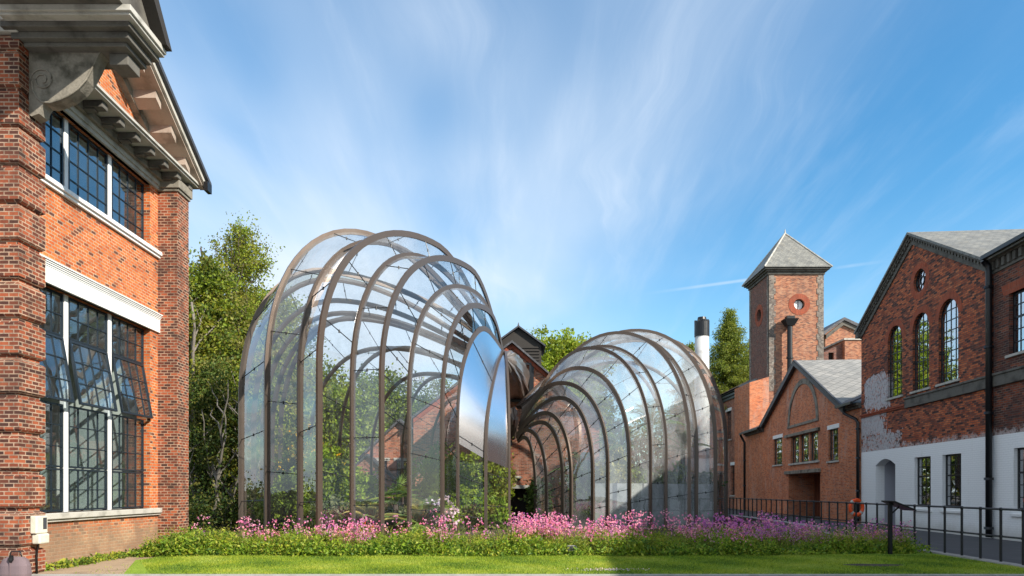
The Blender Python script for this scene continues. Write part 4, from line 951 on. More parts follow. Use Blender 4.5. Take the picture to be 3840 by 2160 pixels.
def alarm():
    B = thing('wall_floodlight', 'round white lamp on the shaded brick wall just left of the annex corner', 'lamp', (19.5, 57, 4.6))
    m = MB(); m.tube([(19.86, 56.4, 4.55), (19.6, 56.4, 4.55)], [.08, .08], 8); m.build('bracket', 'black_iron', B)
    m = MB(); m.tube([(19.62, 56.4, 4.55), (19.55, 56.35, 4.55), (19.40, 56.2, 4.55), (19.35, 56.15, 4.55)], [.2, .42, .42, .25], 16); m.build('globe', 'white_paint', B, smooth=True)
alarm()
def chimney():
    B = thing('chimney', 'white round chimney with black cap behind the misted glasshouse', 'chimney', (14, 50, 0))
    x = (2632-1920)*50/F; Z = lambda y: (1840-y)*50/F+CAMZ
    m = MB(); m.tube([(x, 50, 0), (x, 50, 6), (x, 50, Z(1262))], [.56, .55, .50], 24); m.build('shaft', 'chimney_white', B, smooth=True)
    m = MB(); m.tube([(x, 50, Z(1262)), (x, 50, Z(1208))], .54, 24); m.tube([(x, 50, Z(1208)), (x, 50, Z(1190))], [.36, .3], 16)
    for k in range(8): a = k*math.pi/4; m.box(GRID, x+.46*math.cos(a)-.08, x+.46*math.cos(a)+.08, Z(1210), Z(1202), 50+.46*math.sin(a)-.08, 50+.46*math.sin(a)+.08)
    m.build('cap', 'black_iron', B)
    m = MB(); m.tube([(x, 50, 4.0), (x, 50, 4.2)], .6, 24); m.tube([(x, 50, 8.4), (x, 50, 8.5)], .57, 24); m.build('band', 'concrete', B)
chimney()

# ---------------------------------------------------------------- fence, lectern, lifebuoy, ground marker
def fence():
    B = thing('railing', 'black iron railing with round knobbed posts along the path', 'railing', (11, 20, 0))
    y = 12.72; y1 = 37.6
    while y < y1:
        x = fx(y); m = MB(); m.tube([(x, y, .0), (x, y, 1.2)], .028, 8); m.tube([(x, y, 0), (x, y, .025)], .075, 10); m.tube([(x, y, 1.165), (x, y, 1.185), (x, y, 1.215), (x, y, 1.235)], [.03, .045, .045, .02], 8)
        m.tube([(x, y, .585), (x, y, .635)], .040, 8); m.build('post', 'black_iron', B, smooth=False); y += .705
    MB().tube([(fx(10), 10, 1.2), (fx(y1-.4), y1-.4, 1.2)], .024, 8).build('top_rail', 'black_iron', B)
    MB().tube([(fx(10), 10, .61), (fx(y1-.4), y1-.4, .61)], .020, 8).build('middle_rail', 'black_iron', B)
    m = MB(); a = Frame((fx(0), 0), (.058, 1), (1, -.058)); m.box(a, 5, 37.5, -.03, .06, -.12, .12); k = m.build('path_kerb', 'kerb', bevel=.02); tag(k, kind='structure')
fence()
def low_wall():
    B = thing('low_wall', 'low mossy stone edging wall behind the violet flowers below the railing', 'wall', (11, 28, 0))
    a = Frame((fx(0), 0), (.058, 1), (1, -.058)); m = MB(); m.box(a, 19.5, 36, 0, .16, -.42, -.14); m.box(a, 24, 36, .16, .30, -.40, -.16)
    m.build('wall', 'kerb', B, bevel=.03); MB().box(a, 24, 36, .30, .34, -.44, -.12).build('coping', 'concrete', B)
low_wall()
def lectern():
    y = 17.0; x = (3338-1920)*y/F; B = thing('information_lectern', 'black lectern with tilted panel standing at the railing before the grey door', 'lectern', (x, y, 0))
    MB().box(GRID, x-.04, x+.04, 0, 1.28, y-.04, y+.04).build('post', 'black_iron', B)
    c = [(x-.06, y-.3, 1.36), (x+.48, y-.3, 1.14), (x+.48, y+.3, 1.14), (x-.06, y+.3, 1.36)]
    MB().hexa([Vector(q)-Vector((0, 0, .035)) for q in c]+[Vector(q) for q in c]).build('panel', 'black_iron', B, bevel=.008)
    c2 = [(x, y-.25, 1.342), (x+.42, y-.25, 1.170), (x+.42, y+.25, 1.170), (x, y+.25, 1.342)]
    MB().tube([(x, y, 1.0), (x+.22, y, 1.2)], .02).build('strut', 'black_iron', B)
    MB().box(GRID, x-.06, x+.06, 1.25, 1.3, y-.06, y+.06).build('bracket', 'black_iron', B)
lectern()
def lifebuoy():
    y = 26.7; x = (3206-1920)*y/F; B = thing('lifebuoy', 'orange lifebuoy with white bands hanging on a post before the red brick annex', 'lifebuoy', (x, y, 0))
    m = MB(); n, k2 = 40, 12; zc = .95; Rr, r_ = .285, .075; fr = front(y-.12)
    w = MB()
    for i in range(n):
        A = [2*math.pi*(i+d)/n for d in (0, 1)]; tgt = w if (i % 10) in (4, 5) else m; e = .006 if tgt is w else 0
        for j in range(k2):
            q = [2*math.pi*(j+d)/k2 for d in (0, 1)]
            P_ = lambda a, b: fr.pt(x+(Rr+(r_+e)*math.cos(b))*math.cos(a)*.86, zc+(Rr+(r_+e)*math.cos(b))*math.sin(a), (r_+e)*math.sin(b)*.8)
            tgt.face([P_(A[0], q[0]), P_(A[1], q[0]), P_(A[1], q[1]), P_(A[0], q[1])])
    m.build('ring', 'orange_plastic', B, smooth=True); w.build('band', 'stone_light', B, smooth=True)
    MB().box(GRID, x-.025, x+.025, 0, 1.32, y-.01, y+.05).box(GRID, x-.06, x+.06, 1.16, 1.2, y-.1, y-.01).build('post', 'black_iron', B)
lifebuoy()
def marker():
    y = 16.75; x = (2145-1920)*y/F; B = thing('garden_floodlight', 'small pale grey floodlight half hidden in the flower bed edge', 'floodlight', (x, y, 0))
    MB().box(GRID, x-.12, x+.12, .12, .26, y-.06, y+.06).build('housing', 'kerb', B, bevel=.03)
    MB().box(front(y-.06), x-.10, x+.10, .15, .25, 0, .006).build('lens', 'slate_dark', B)
    MB().tube([(x, y, 0), (x, y, .13)], .02).build('stem', 'black_iron', B)
marker()
def info_sign():
    y = 23.0; 
    for px, lab in ((1150, 'left one of two white slanted plant signs inside the large glasshouse'), (1172, 'right one of two white slanted plant signs inside the large glasshouse')):
        x = (px-1920)*y/F; B = thing('plant_sign', lab, 'sign', (x, y, 0), 'slanted plant signs')
        MB().box(GRID, x-.015, x+.015, 0, .78, y-.015, y+.015).build('post', 'beige_metal', B)
        c = [(x-.11, y-.14, .84), (x+.11, y-.14, .74), (x+.11, y+.14, .74), (x-.11, y+.14, .84)]
        MB().hexa([Vector(q)-Vector((0, 0, .02)) for q in c]+[Vector(q) for q in c]).build('panel', 'white_paint', B)
info_sign()

# ---------------------------------------------------------------- vegetation
def leaf_mesh(name, centers, sizes, mats, midx, seed, parent=None, aspect=1.0, droop=0.0, normals=None):
    r = np.random.default_rng(seed); n = len(centers)
    d = r.normal(size=(n, 3)); 
    if droop: d[:, 2] -= droop
    d /= np.linalg.norm(d, axis=1)[:, None]
    e = r.normal(size=(n, 3)); e -= (e*d).sum(1)[:, None]*d; e /= np.linalg.norm(e, axis=1)[:, None]
    L = sizes[:, None]; W = L*.5*aspect
    v = np.stack([centers, centers+d*L*.5+e*W*.6, centers+d*L, centers+d*L*.5-e*W*.6], axis=1).reshape(-1, 3)
    if parent is not None:
        off = WORLD.get(parent.name, Vector((0, 0, 0))); v = v-np.array(off)
    me = bpy.data.meshes.new(name); me.vertices.add(4*n); me.vertices.foreach_set('co', v.astype(np.float32).ravel())
    me.loops.add(4*n); me.loops.foreach_set('vertex_index', np.arange(4*n, dtype=np.int32)); me.polygons.add(n)
    me.polygons.foreach_set('loop_start', np.arange(0, 4*n, 4, dtype=np.int32))
    for m_ in mats: me.materials.append(M[m_])
    me.polygons.foreach_set('material_index', midx.astype(np.int32)); me.update(calc_edges=True); me.validate()
    ob = bpy.data.objects.new(name, me); sc.collection.objects.link(ob)
    if parent is not None: ob.parent = parent
    return ob
def cloud(r, blobs, nclump, nleaf, spread, shell=.55):
    """leaf positions: clumps spread through the ellipsoids, leaves spread round each clump"""
    vol = np.array([b[1][0]*b[1][1]*b[1][2] for b in blobs])**.8; pick = r.choice(len(blobs), nclump, p=vol/vol.sum())
    c = np.array([b[0] for b in blobs])[pick]; rad = np.array([b[1] for b in blobs])[pick]
    d = r.normal(size=(nclump, 3)); d /= np.linalg.norm(d, axis=1)[:, None]
    q = shell+(1-shell)*r.random(nclump); q *= np.where(r.random(nclump) < .25, r.random(nclump), 1)
    cc = c+d*rad*q[:, None]; sp = spread*(.5+r.random(nclump))
    idx = np.repeat(np.arange(nclump), nleaf); pts = cc[idx]+r.normal(size=(len(idx), 3))*sp[idx][:, None]*np.array([1, 1, .7])
    return cc, idx, pts
def limb(m, r, a, b, r0, r1, wob=.1, n=6, mi=0):
    a, b = Vector(a), Vector(b); L = (b-a).length; pts = []; 
    for k in range(n+1):
        t = k/n; w = math.sin(math.pi*t)*wob*L; pts.append(a.lerp(b, t)+Vector((r.normal()*w*.4, r.normal()*w*.4, w*.35)))
    m.tube(pts, [r0+(r1-r0)*k/n for k in range(n+1)], 7, mi); return pts
def tree(name, label, x, y, h, blobs, nclump, nleaf, spread, size, mats, seed, bark='bark', trunk_r=.25, nlimb=14, stems=1, group=None, cat='tree', weights=None, trunk_top=.8, shell=.55, lean=0):
    r = np.random.default_rng(seed); B = thing(name, label, cat, (x, y, 0), group)
    bl = [((x+c[0], y+c[1], c[2]), rr) for c, rr in blobs]
    cc, idx, pts = cloud(r, bl, nclump, nleaf, spread, shell)
    m = MB()
    for s in range(stems):
        ox, oy = (r.normal()*.5, r.normal()*.5) if stems > 1 else (0, 0)
        tx, ty = ox*2.2+lean, oy*2.2
        tp = limb(m, r, (x+ox*.5, y+oy*.5, -.1), (x+tx, y+ty, h*trunk_top), trunk_r, trunk_r*.22, .04, 9)
        for k in range(nlimb):
            t = cc[r.integers(len(cc))]; j = min(len(tp)-2, max(1, int(len(tp)*min(.95, max(.15, (t[2]-h*.12)/(h*trunk_top)*.8)))))
            rr = trunk_r*(1-j/len(tp))*.45+.02; limb(m, r, tp[j], t, rr, .012, .12, 5)
    m.build('trunk', bark, B, smooth=True)
    k = r.choice(len(mats), nclump, p=weights)
    mi = np.where(r.random(len(idx)) < .8, k[idx], r.integers(0, len(mats), len(idx)))
    sz = size*(.6+.8*r.random(len(idx)))
    leaf_mesh('crown', pts, sz, mats, mi, seed+1, B); return B
def tp(px, y): return (px-1920)*y/F
def th(py, y): return (1840-py)*y/F+CAMZ
GT = 'tall trees behind the left hall'
# left wood
y = 34
tree('alder_tree', 'tall airy tree with thin bare twigs rising highest behind the left hall', tp(905, y), y, 14.6,
     [((0, 0, 12.9), (1.5, 1.4, 2.0)), ((0, 0, 14.0), (.8, .8, 1.2)), ((-.6, 0, 10.2), (2.4, 2.2, 2.0)), ((.7, 0, 8.0), (2.2, 2.2, 2.2)), ((0, 0, 5.0), (2.2, 2, 2.2))], 700, 55, .26, .12, ['leaf_olive', 'leaf_yellow', 'leaf_bright'], 11, 'bark', .19, 46, 2, GT, trunk_top=.93, shell=.3)
y = 31
tree('broadleaf_tree', 'dense olive green tree next to the far pilaster of the hall', tp(740, y), y, 12,
     [((0, 0, 9.6), (1.9, 1.8, 2.1)), ((.3, 0, 6.8), (2.2, 2.0, 2.3)), ((-.3, .3, 4.0), (2.3, 2, 2.3)), ((.6, 0, 11.2), (1.0, 1.0, 1.1))], 640, 75, .30, .15, ['leaf_mid', 'leaf_olive', 'leaf_yellow', 'leaf_bright'], 12, 'bark_pale', .17, 22, 3, GT, shell=.4)
y = 37
tree('broadleaf_tree', 'yellow green tree brushing the left rib of the large glasshouse', tp(1030, y), y, 13,
     [((0, 0, 10.0), (2.2, 2.2, 2.4)), ((.2, 0, 6.8), (2.6, 2.4, 2.5)), ((.4, 0, 3.6), (2.4, 2.2, 2.4)), ((-1.2, 0, 11.6), (1.2, 1.2, 1.0))], 600, 75, .32, .16, ['leaf_bright', 'leaf_olive', 'leaf_mid', 'leaf_yellow'], 13, 'bark_pale', .18, 20, 2, GT, shell=.4)
y = 42
tree('broadleaf_tree', 'dark leafy tree filling the gap between hall and glasshouse', tp(850, y), y, 12,
     [((0, 0, 10), (3.0, 2.2, 2.6)), ((0, 0, 6), (3.6, 2.4, 3.2)), ((0, 0, 2.6), (3.8, 2.4, 2.4))], 700, 75, .40, .20, ['leaf_dark', 'leaf_mid', 'leaf_olive'], 14, 'bark', .2, 20, 2, GT, shell=.3)
y = 29
for i, (px, hh, lab) in enumerate(((800, 7.5, 'slender leaning sapling with pale stems against the dark trees'), (870, 6.2, 'small yellowish understorey tree beside the leftmost glasshouse rib'), (760, 5.0, 'low bushy young tree nearest the hall corner'))):
    tree('sapling', lab, tp(px, y+i*.6), y+i*.6, hh, [((0, 0, hh*.75), (1.1, 1, 1.5)), ((.2, 0, hh*.45), (1.1, 1, 1.4))], 170, 60, .24, .11, ['leaf_olive', 'leaf_mid', 'leaf_yellow'] if i == 1 else ['leaf_mid', 'leaf_dark', 'leaf_olive'], 30+i, 'bark_pale', .08, 10, 3, 'young trees in the undergrowth', shell=.3, lean=.8-.5*i)
# behind the large glasshouse
for i, (px, yy, top, rad, mats, lab) in enumerate((
    (1130, 46, 1330, 3.2, ['leaf_bright', 'leaf_yellow', 'leaf_mid'], 'sunny yellow green tree seen through the left panes of the large glasshouse'),
    (1290, 44, 1400, 3.2, ['leaf_bright', 'leaf_mid', 'leaf_lime'], 'round bright green tree seen through the middle of the large glasshouse'),
    (1430, 50, 1390, 3.4, ['leaf_mid', 'leaf_bright', 'leaf_dark'], 'mid green tree above the slate roof seen through the large glasshouse'),
    (1590, 56, 1420, 3.6, ['leaf_mid', 'leaf_dark', 'leaf_bright'], 'darker tree behind the shaded brick range'))):
    hh = th(top, yy); tree('broadleaf_tree', lab, tp(px, yy), yy, hh, [((0, 0, hh-rad*.75), (rad, rad*.8, rad*.75)), ((-.8, 0, hh*.5), (rad*1.1, rad*.8, hh*.32)), ((.6, 0, hh*.25), (rad, rad*.8, hh*.22))], 480, 60, .42, .22, mats, 50+i, 'bark', .25, 16, 1, 'trees behind the large glasshouse', shell=.4)
# behind the mill
for i, (px, yy, top, rad, lab) in enumerate(((2075, 62, 1232, 3.4, 'bright lime green tree above the mill roof beside the black lantern'), (2180, 64, 1262, 2.8, 'lower lime green tree touching the misted glasshouse crown'))):
    hh = th(top, yy); tree('broadleaf_tree', lab, tp(px, yy), yy, hh, [((0, 0, hh-rad*.9), (rad, rad*.8, rad*.9)), ((-1.0, 0, hh-rad*1.8), (rad*1.2, rad, rad)), ((.8, 0, hh-rad*2.8), (rad, rad, rad*1.2))], 420, 70, .42, .26, ['leaf_lime', 'leaf_bright', 'leaf_yellow'], 60+i, 'bark', .3, 16, 1, 'lime green trees behind the mill', shell=.5)
def conifer(label, x, y, h, rad, seed):
    r = np.random.default_rng(seed); B = thing('conifer_tree', label, 'tree', (x, y, 0), 'conifers beside the tower')
    m = MB(); m.tube([(x, y, 0), (x, y, h)], [.35, .03], 8); P, S = [], []
    z = h*.45
    while z < h-.2:
        L = (rad*.085*(h-z))*(.6+.7*r.random())+.10; nb = 11
        for k in range(nb):
            a = 2*math.pi*(k+r.random())/nb; l = L*(.7+.5*r.random()); e = (x+l*math.cos(a), y+l*math.sin(a), z-.12*l+.25*r.normal()*.3)
            m.tube([(x, y, z), ((x+e[0])/2, (y+e[1])/2, (z+e[2])/2+.08*l), e], [.05, .03, .01], 4)
            n = int(30+l*70); t = r.random(n)**.7
            pp = np.array([x, y, z])+(np.array(e)-np.array([x, y, z]))*t[:, None]+r.normal(size=(n, 3))*np.array([.26, .26, .15]); P.append(pp)
        z += .34
    m.build('trunk', 'bark', B); P = np.concatenate(P); n = len(P); mi = np.where(P[:, 0]*.8-P[:, 1]*.6 > (x*.8-y*.6)+r.normal(size=n)*.8, 1, 0)*0 + r.choice(2, n, p=[.6, .4])
    leaf_mesh('crown', P, .20*(.7+.6*r.random(n)), ['leaf_conifer', 'leaf_conifer_light'], mi, seed+1, B, .6, .6)
conifer('tall pointed yellow green conifer between chimney and tower', tp(2736, 68), 68, th(1160, 68), 5.2, 71)
conifer('lower conifer partly hidden by the left flank of the tower', tp(2830, 72), 72, th(1265, 72), 4.4, 73)
conifer('small conifer top just left of the white chimney', tp(2590, 72), 72, th(1290, 72), 3.6, 75)

def scatter_stuff(name, n, fx_, size, mats, seed, label=None, aspect=1., weights=None):
    r = np.random.default_rng(seed); P = fx_(r, n); mi = r.choice(len(mats), len(P), p=weights)
    o = leaf_mesh(name, P, size*(.6+.8*r.random(len(P))), mats, mi, seed+1, None, aspect); o['kind'] = 'stuff'
    if label: o['label'] = label
    return o
# undergrowth below the wood and a far belt of trees
def ug(r, n):
    nc = 260; c = np.stack([r.uniform(-15, -7.5, nc), r.uniform(24.5, 40, nc), r.uniform(.1, 1.6, nc)], 1); c = c[(c[:, 0] < -10.6) | (c[:, 1] > 36)]
    return c[r.integers(len(c), size=n)]+r.normal(size=(n, 3))*np.array([.55, .5, .4])
scatter_stuff('undergrowth', 36000, ug, .13, ['leaf_dark', 'leaf_mid', 'leaf_olive'], 81, 'dark leafy undergrowth below the trees')
def belt(r, n):
    nc = 420; c = np.stack([r.uniform(-60, 34, nc), r.uniform(88, 104, nc), r.uniform(.5, 9.5, nc)], 1)
    return c[r.integers(len(c), size=n)]+r.normal(size=(n, 3))*np.array([2.0, 1.5, 1.3])
scatter_stuff('woodland', 60000, belt, .55, ['leaf_dark', 'leaf_mid', 'leaf_olive'], 83, 'far belt of woodland closing the view')

# flower bed
def bed_front(x): return 16.45+.10*math.sin(x*1.7)+.06*math.sin(x*4.1)+(max(0, x-5)*.16)
def bed_back(x): return 19.0 if x < -6 else (18.6 if x < 1 else 20.5)
def bed(r, n):
    nc = 1100; x = r.uniform(-9.0, 10.35, nc); f = 16.45+.10*np.sin(x*1.7)+.06*np.sin(x*4.1)+np.maximum(0, x-5)*.16
    d = np.where(x < 1, 2.2, 3.2); d = np.where(x > 7.5, .8+(10.4-x)*.8, d); t = r.random(nc)**1.4; yy = f+.05+t*d
    hh = (.12+.26*r.random(nc)**1.6+.12*np.minimum(1, t*2.5))*(1+.25*np.sin(x*2.3+1)); hh = np.where(x < -7.4, hh*1.05, hh); hh = np.where(x > 6, hh*.8, hh); w = .07+.13*r.random(nc)
    k = r.integers(nc, size=n); u = r.random(n)**.8; P = np.stack([x[k]+r.normal(size=n)*w[k]*(1.15-.7*u), yy[k]+r.normal(size=n)*w[k]*(1.15-.7*u), u*hh[k]*(.8+.4*r.random(n))+.01], 1)
    P[:, 1] = np.maximum(P[:, 1], 16.38+.1*np.sin(P[:, 0]*1.7)+.06*np.sin(P[:, 0]*4.1)+np.maximum(0, P[:, 0]-5)*.16-r.random(n)*.08); return P
scatter_stuff('flower_bed_foliage', 105000, bed, .086, ['leaf_bed', 'leaf_bed_dark', 'leaf_bed_yellow', 'leaf_lime'], 91, 'leafy green campion plants along the front of the bed', .8, [.36, .26, .22, .16])
def sprigs(r, n):
    P = []
    for k in range(2600):
        x = r.uniform(-9, 10.3); y = bed_front(x)+.1+r.random()*(1.6 if x < 7.5 else .5); h = .30+.36*r.random(); a, b = r.normal(size=2)*.08
        for j in range(16): t = j/16; P.append((x+a*t+r.normal()*.012, y+b*t+r.normal()*.012, .1+t*h))
    return np.array(P)
scatter_stuff('grass_sprigs', 0, sprigs, .06, ['leaf_bed', 'leaf_bed_yellow', 'leaf_olive'], 93, 'thin upright seed stems rising among the pink flowers', .35)
def stems_and_flowers():
    r = np.random.default_rng(95); P, S, MI = [], [], []; m = MB(); n = 1750
    for k in range(n):
        x = r.uniform(-9.0, 10.6); f = bed_front(x)
        dens = .36+.30*math.sin(x*1.1+.5)+.28*math.sin(x*2.7)+.2*math.sin(x*6.1)+(.35 if x > 0 else 0)
        if -6.7 < x < -5.2 : dens *= .35
        if x < -8.2: continue
        if x > 9.3: dens = .5
        if r.random() > dens: continue
        yy = f+.5+r.random()*(1.6 if x < 1 else 2.6)*(1 if x < 7.5 else .45); h = .42+.50*r.random()**1.6+.06*math.sin(x*2)
        if x < -5: h += .05
        if x > 7: h *= .8
        lx, ly = r.normal()*.06, r.normal()*.06
        m.tube([(x, yy, .05), (x+lx*.5, yy+ly*.5, h*.6), (x+lx, yy+ly, h)], [.005, .004, .003], 3, 0, False)
        nf = r.integers(5, 11); base = 2 if x > 5.5 else 0
        for j in range(nf):
            c = np.array([x+lx, yy+ly, h])+r.normal(size=3)*np.array([.07, .07, .075]); col = r.choice([0, 1, 2], p=[.45, .45, .10] if x < 5 else [.3, .2, .5])
            for q in range(5): P.append(c); S.append(.028+.014*r.random()); MI.append(col)
    o = m.build('flower_stems', 'stem_red'); tag(o, 'thin reddish stems of the campion flowers', kind='stuff')
    o = leaf_mesh('pink_flowers', np.array(P), np.array(S), ['petal_rose', 'petal_pink', 'petal_violet'], np.array(MI), 96, None, 1.5); tag(o, 'loose pink and violet campion blossoms over the bed', kind='stuff')
stems_and_flowers()
# lawn blades, daisies, weeds by the wall
def lawnpts(r, n):
    x = r.uniform(-8.4, 10.4, n); yy = r.uniform(12.88, 16.75, n); keep = (x > -6.9-(yy-13)*.62) | (r.random(n) < .02); return np.stack([x, yy, np.full(n, .018)], 1)[keep]
def blades(name, P, h, mats, seed, w=.006):
    r = np.random.default_rng(seed); n = len(P); H = h*(.6+.8*r.random(n)); a = r.random(n)*2*math.pi; lean = r.normal(size=(n, 2))*h*.4
    dx = np.stack([np.cos(a), np.sin(a), np.zeros(n)], 1)*w; top = P+np.stack([lean[:, 0], lean[:, 1], H], 1)
    v = np.stack([P-dx, P+dx, top], 1).reshape(-1, 3); me = bpy.data.meshes.new(name)
    me.vertices.add(3*n); me.vertices.foreach_set('co', v.astype(np.float32).ravel()); me.loops.add(3*n); me.loops.foreach_set('vertex_index', np.arange(3*n, dtype=np.int32))
    me.polygons.add(n); me.polygons.foreach_set('loop_start', np.arange(0, 3*n, 3, dtype=np.int32))
    for q in mats: me.materials.append(M[q])
    pat = np.sin(P[:, 0]*1.3+2*np.sin(P[:, 1]*1.1))+np.sin(P[:, 0]*3.1+P[:, 1]*2.3)*.7+r.normal(size=n)*.9
    me.polygons.foreach_set('material_index', np.clip(((pat+2.2)/4.4*len(mats)), 0, len(mats)-1).astype(np.int32)); me.update(calc_edges=True); me.validate()
    o = bpy.data.objects.new(name, me); sc.collection.objects.link(o); o['kind'] = 'stuff'; return o
rr_ = np.random.default_rng(101); Lp = lawnpts(rr_, 170000)
dd_ = ((Lp[:, 0]-7.65)/.66)**2+((Lp[:, 1]-14.45)/.29)**2; Lp = Lp[dd_ > 1]
blades('lawn_grass', Lp, .035, ['leaf_bed_dark', 'grass_blade', 'grass_blade', 'grass_blade_pale'], 102)
def weeds(r, n):
    t = r.random(n); k = r.choice(8, n); cy = 13.6+k*.62+r.normal(size=n)*.16; cx = -9.45+np.abs(r.normal(size=n))*.12+(k % 3)*.05; return np.stack([cx, cy, r.random(n)*.13], 1)
scatter_stuff('wall_weeds', 2600, weeds, .07, ['leaf_mid', 'leaf_bed', 'leaf_bed_yellow'], 103, 'weeds growing along the foot of the hall')
def daisies(r, n): return np.stack([1.9+r.normal(size=n)*.35, 13.3+r.random(n)*.35, np.full(n, .05)], 1)
scatter_stuff('lawn_daisies', 220, daisies, .022, ['petal_white'], 105, 'tiny white daisies near the lawn edge', 1.6)

# planting inside the glasshouses
def shrub(label, x, y, w, h, mats, seed, n=140, size=.12, flowers=None, group=None, name='shrub', cat='shrub', leaves=50):
    r = np.random.default_rng(seed); B = thing(name, label, cat, (x, y, 0), group)
    cc, idx, pts = cloud(r, [((x, y, h*.55), (w*.5, w*.5, h*.45))], n, leaves, .14, .3)
    m = MB()
    for k in range(14): limb(m, r, (x+r.normal()*.05, y+r.normal()*.05, 0), cc[r.integers(len(cc))], .025, .006, .1, 4)
    m.build('stems', 'bark', B); k = r.choice(len(mats), n); leaf_mesh('leaves', pts, size*(.6+.8*r.random(len(idx))), mats, k[idx], seed+1, B)
    if flowers:
        mat, nf, fs = flowers; c = cc[r.integers(len(cc), size=nf)]+r.normal(size=(nf, 3))*.12; c = np.repeat(c, 5, 0)+r.normal(size=(nf*5, 3))*fs*.2
        leaf_mesh('blossom', c, np.full(len(c), fs), [mat], np.zeros(len(c)), seed+2, B, 1.5)
    return B
def palm(label, x, y, h, L, nf, seed, mats=('leaf_palm',), trunk=.12, fan=False):
    r = np.random.default_rng(seed); B = thing('palm', label, 'palm', (x, y, 0), 'palms inside the glasshouses'); m = MB()
    m.tube([(x, y, 0), (x+.05, y, h*.5), (x, y, h)], [trunk*1.2, trunk, trunk*.9], 9); m.build('trunk', 'bark', B, smooth=True)
    lm = MB()
    for k in range(nf):
        a = 2*math.pi*k/nf+r.random()*.4; el = R(20+65*r.random()); l = L*(.75+.4*r.random()); mi = int(r.integers(len(mats))); pts = []
        for j in range(9):
            t = j/8; s = l*t; pts.append(Vector((x+math.cos(a)*s*math.cos(el), y+math.sin(a)*s*math.cos(el), h+s*math.sin(el)-l*.55*t*t)))
        side_ = Vector((-math.sin(a), math.cos(a), 0))
        lm.tube(pts, [.018]*8+[.005], 4, mi, False)
        if fan:
            c = pts[5]
            for q in range(15):
                an = R(-100+200*q/14); d = ((pts[6]-pts[5]).normalized()*math.cos(an)+side_*math.sin(an)).normalized(); e = c+d*l*.42; w_ = d.cross(Vector((0, 0, 1))).normalized()*.03
                lm.face([c, c+d*l*.22+w_, e+Vector((0, 0, -.05)), c+d*l*.22-w_], mi)
        else:
            for j in range(2, 33):
                t = j/33; p_ = pts[min(7, int(t*8))].lerp(pts[min(8, int(t*8)+1)], t*8 % 1)
                for s_ in (-1, 1):
                    ll = l*.30*math.sin(math.pi*min(1, t*.9+.1))+.04; d = (side_*s_+(pts[-1]-pts[0]).normalized()*.7+Vector((0, 0, -.25))).normalized(); w_ = Vector((0, 0, 1)).cross(d).normalized()*.014
                    lm.face([p_-w_, p_+d*ll*.5-w_, p_+d*ll, p_+d*ll*.5+w_, p_+w_], mi)
    lm.build('fronds', list(mats), B)
    return B
yv = 25.5
for i, (px, yy, h, lab) in enumerate(((1110, 25.5, 4.3, 'tall climbing vine with yellow flowers behind the second pane from the left'), (1170, 26.2, 4.0, 'yellow flowered climber beside the paired white signs'), (1245, 26.6, 3.4, 'lower yellow flowered climber behind the wide brown rib'))):
    shrub(lab, tp(px, yy), yy, 1.3, h, ['leaf_olive', 'leaf_mid', 'leaf_dark'], 120+i, 150, .11, ('petal_yellow', 150, .085), 'yellow flowered climbers', 'climber', 'climber')
for i, (px, yy, w, h, ms, lab) in enumerate((
    (1060, 23.8, 1.5, 1.6, ['leaf_dark', 'leaf_mid'], 'dark low shrub at the left end inside the large glasshouse'),
    (1265, 22.6, 1.6, 1.35, ['leaf_grey', 'leaf_mid'], 'grey green mounded bush inside the large glasshouse'),
    (1370, 23.0, 1.5, 1.2, ['leaf_mid', 'leaf_olive'], 'spreading olive shrub below the palm fans'),
    (1480, 23.4, 1.4, 1.0, ['leaf_dark', 'leaf_grey'], 'low dark shrub behind the orange pots'),
    (1640, 26.5, 1.8, 3.3, ['leaf_mid', 'leaf_bright'], 'tall bright green shrub left of the mirrored nose'),
    (1760, 26.5, 2.0, 3.2, ['leaf_mid', 'leaf_dark', 'leaf_bright'], 'broad dark green citrus bush under the mirrored nose'),
    (1865, 26.8, 1.0, 3.9, ['leaf_bright', 'leaf_olive'], 'narrow bright green bush at the right end of the large glasshouse'),
    (1200, 28.6, 2.2, 2.4, ['leaf_bright', 'leaf_lime'], 'bright leafy bush behind the climbers'),
    (1320, 29.5, 2.4, 2.6, ['leaf_mid', 'leaf_bright'], 'mid green bush at the back of the large glasshouse'),
    (1085, 22.9, 1.0, 2.2, ['leaf_bright', 'leaf_mid'], 'sunlit leafy bush close behind the leftmost panes'),
    (1160, 24.4, 1.3, 2.6, ['leaf_lime', 'leaf_bright'], 'bright green bush behind the paired white signs'),
    (1235, 24.4, 1.2, 3.2, ['leaf_lime', 'leaf_bright', 'leaf_mid'], 'tall lime green bush right of the yellow climbers'),
    (1345, 25.4, 1.6, 2.4, ['leaf_lime', 'leaf_bright'], 'lime green bush behind the arching date palm'),
    (1700, 24.6, 1.2, 2.6, ['leaf_lime', 'leaf_bright'], 'sunlit bush just left of the mirrored nose'),
    (1830, 24.6, 1.2, 1.3, ['leaf_bed', 'leaf_olive'], 'thin grassy clump just inside the last rib of the large glasshouse'))):
    shrub(lab, tp(px, yy), yy, w*1.15, h, ms, 140+i*3, 150, .13, None, 'shrubs inside the large glasshouse')
shrub('white and lilac flowered shrub inside the large glasshouse', tp(1655, 22.0), 22.0, 1.0, 1.35, ['leaf_bed', 'leaf_grey'], 170, 70, .08, ('petal_white', 190, .11))
palm('fan palm with pale green fans behind the middle rib', tp(1482, 22.6), 22.6, 1.15, 1.25, 14, 180, ('leaf_palm', 'leaf_bright'), .1, True)
palm('yellowish feather palm beside the lilac flowers', tp(1578, 21.9), 21.9, .45, 1.7, 22, 181, ('leaf_palm_dry', 'leaf_palm'), .12)
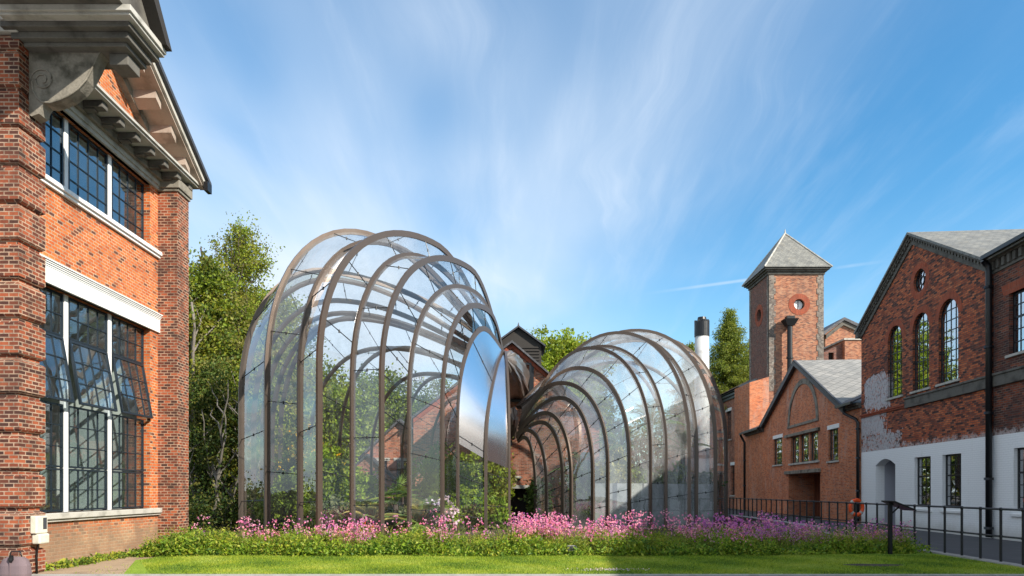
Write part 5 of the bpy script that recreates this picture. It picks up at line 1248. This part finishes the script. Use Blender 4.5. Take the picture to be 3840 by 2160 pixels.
palm('arching dark date palm left of the fan palm', tp(1395, 21.9), 21.9, .6, 1.5, 18, 182, ('leaf_palm', 'leaf_palm_dry'), .11)
for i, (px, yy, h, L, lab) in enumerate(((2180, 31.5, 2.6, 1.7, 'palm behind the inner ribs of the misted glasshouse'), (2330, 31, 3.6, 1.9, 'tall palm in the middle of the misted glasshouse'), (2440, 33, 4.8, 2.3, 'tallest palm reaching the crown of the misted glasshouse'), (2560, 33.5, 3.6, 2.0, 'palm near the right end of the misted glasshouse'))):
    palm(lab, tp(px, yy), yy, h, L, 16, 190+i, ('leaf_palm', 'leaf_mid'), .13)
for i, (px, yy, w, h, ms, lab) in enumerate((
    (2025, 30.6, .8, 2.2, ['leaf_mid', 'leaf_dark'], 'climbing green shrub at the dark mouth of the misted glasshouse'),
    (2190, 30.6, 1.6, 3.1, ['leaf_dark', 'leaf_mid'], 'dark fern like bush left inside the misted glasshouse'),
    (2300, 30.4, 1.6, 3.6, ['leaf_olive', 'leaf_palm_dry'], 'olive toned bush behind the misted panes'),
    (2400, 31, 1.8, 2.9, ['leaf_mid', 'leaf_bright'], 'mid green jungle bush central in the misted glasshouse'),
    (2530, 31.5, 1.8, 2.8, ['leaf_bright', 'leaf_mid'], 'bright green bush low at the right of the misted glasshouse'),
    (2640, 33.2, 1.4, 2.5, ['leaf_dark', 'leaf_mid'], 'dark bush behind the last misted panes'))):
    shrub(lab, tp(px, yy), yy, w, h, ms, 200+i*3, 110, .16, None, 'shrubs inside the misted glasshouse')
def pot(px, yy, lab, seed, mat='terracotta'):
    x = tp(px, yy); B = thing('flower_pot', lab, 'plant pot', (x, yy, 0), 'orange pots inside the large glasshouse')
    MB().tube([(x, yy, 0), (x, yy, .25), (x, yy, .26), (x, yy, .31)], [.11, .16, .18, .18], 14).build('pot', mat, B)
    r = np.random.default_rng(seed); P = np.array([x, yy, .42])+r.normal(size=(160, 3))*np.array([.1, .1, .08]); leaf_mesh('plant', P, np.full(160, .09), ['leaf_mid', 'petal_orange'], (r.random(160) < .3).astype(int), seed, B)
pot(1368, 20.9, 'left orange flower pot between the third and fourth brown ribs', 221); pot(1512, 21.6, 'right orange flower pot with red blooms beside the feather palm', 222, 'orange_plastic')
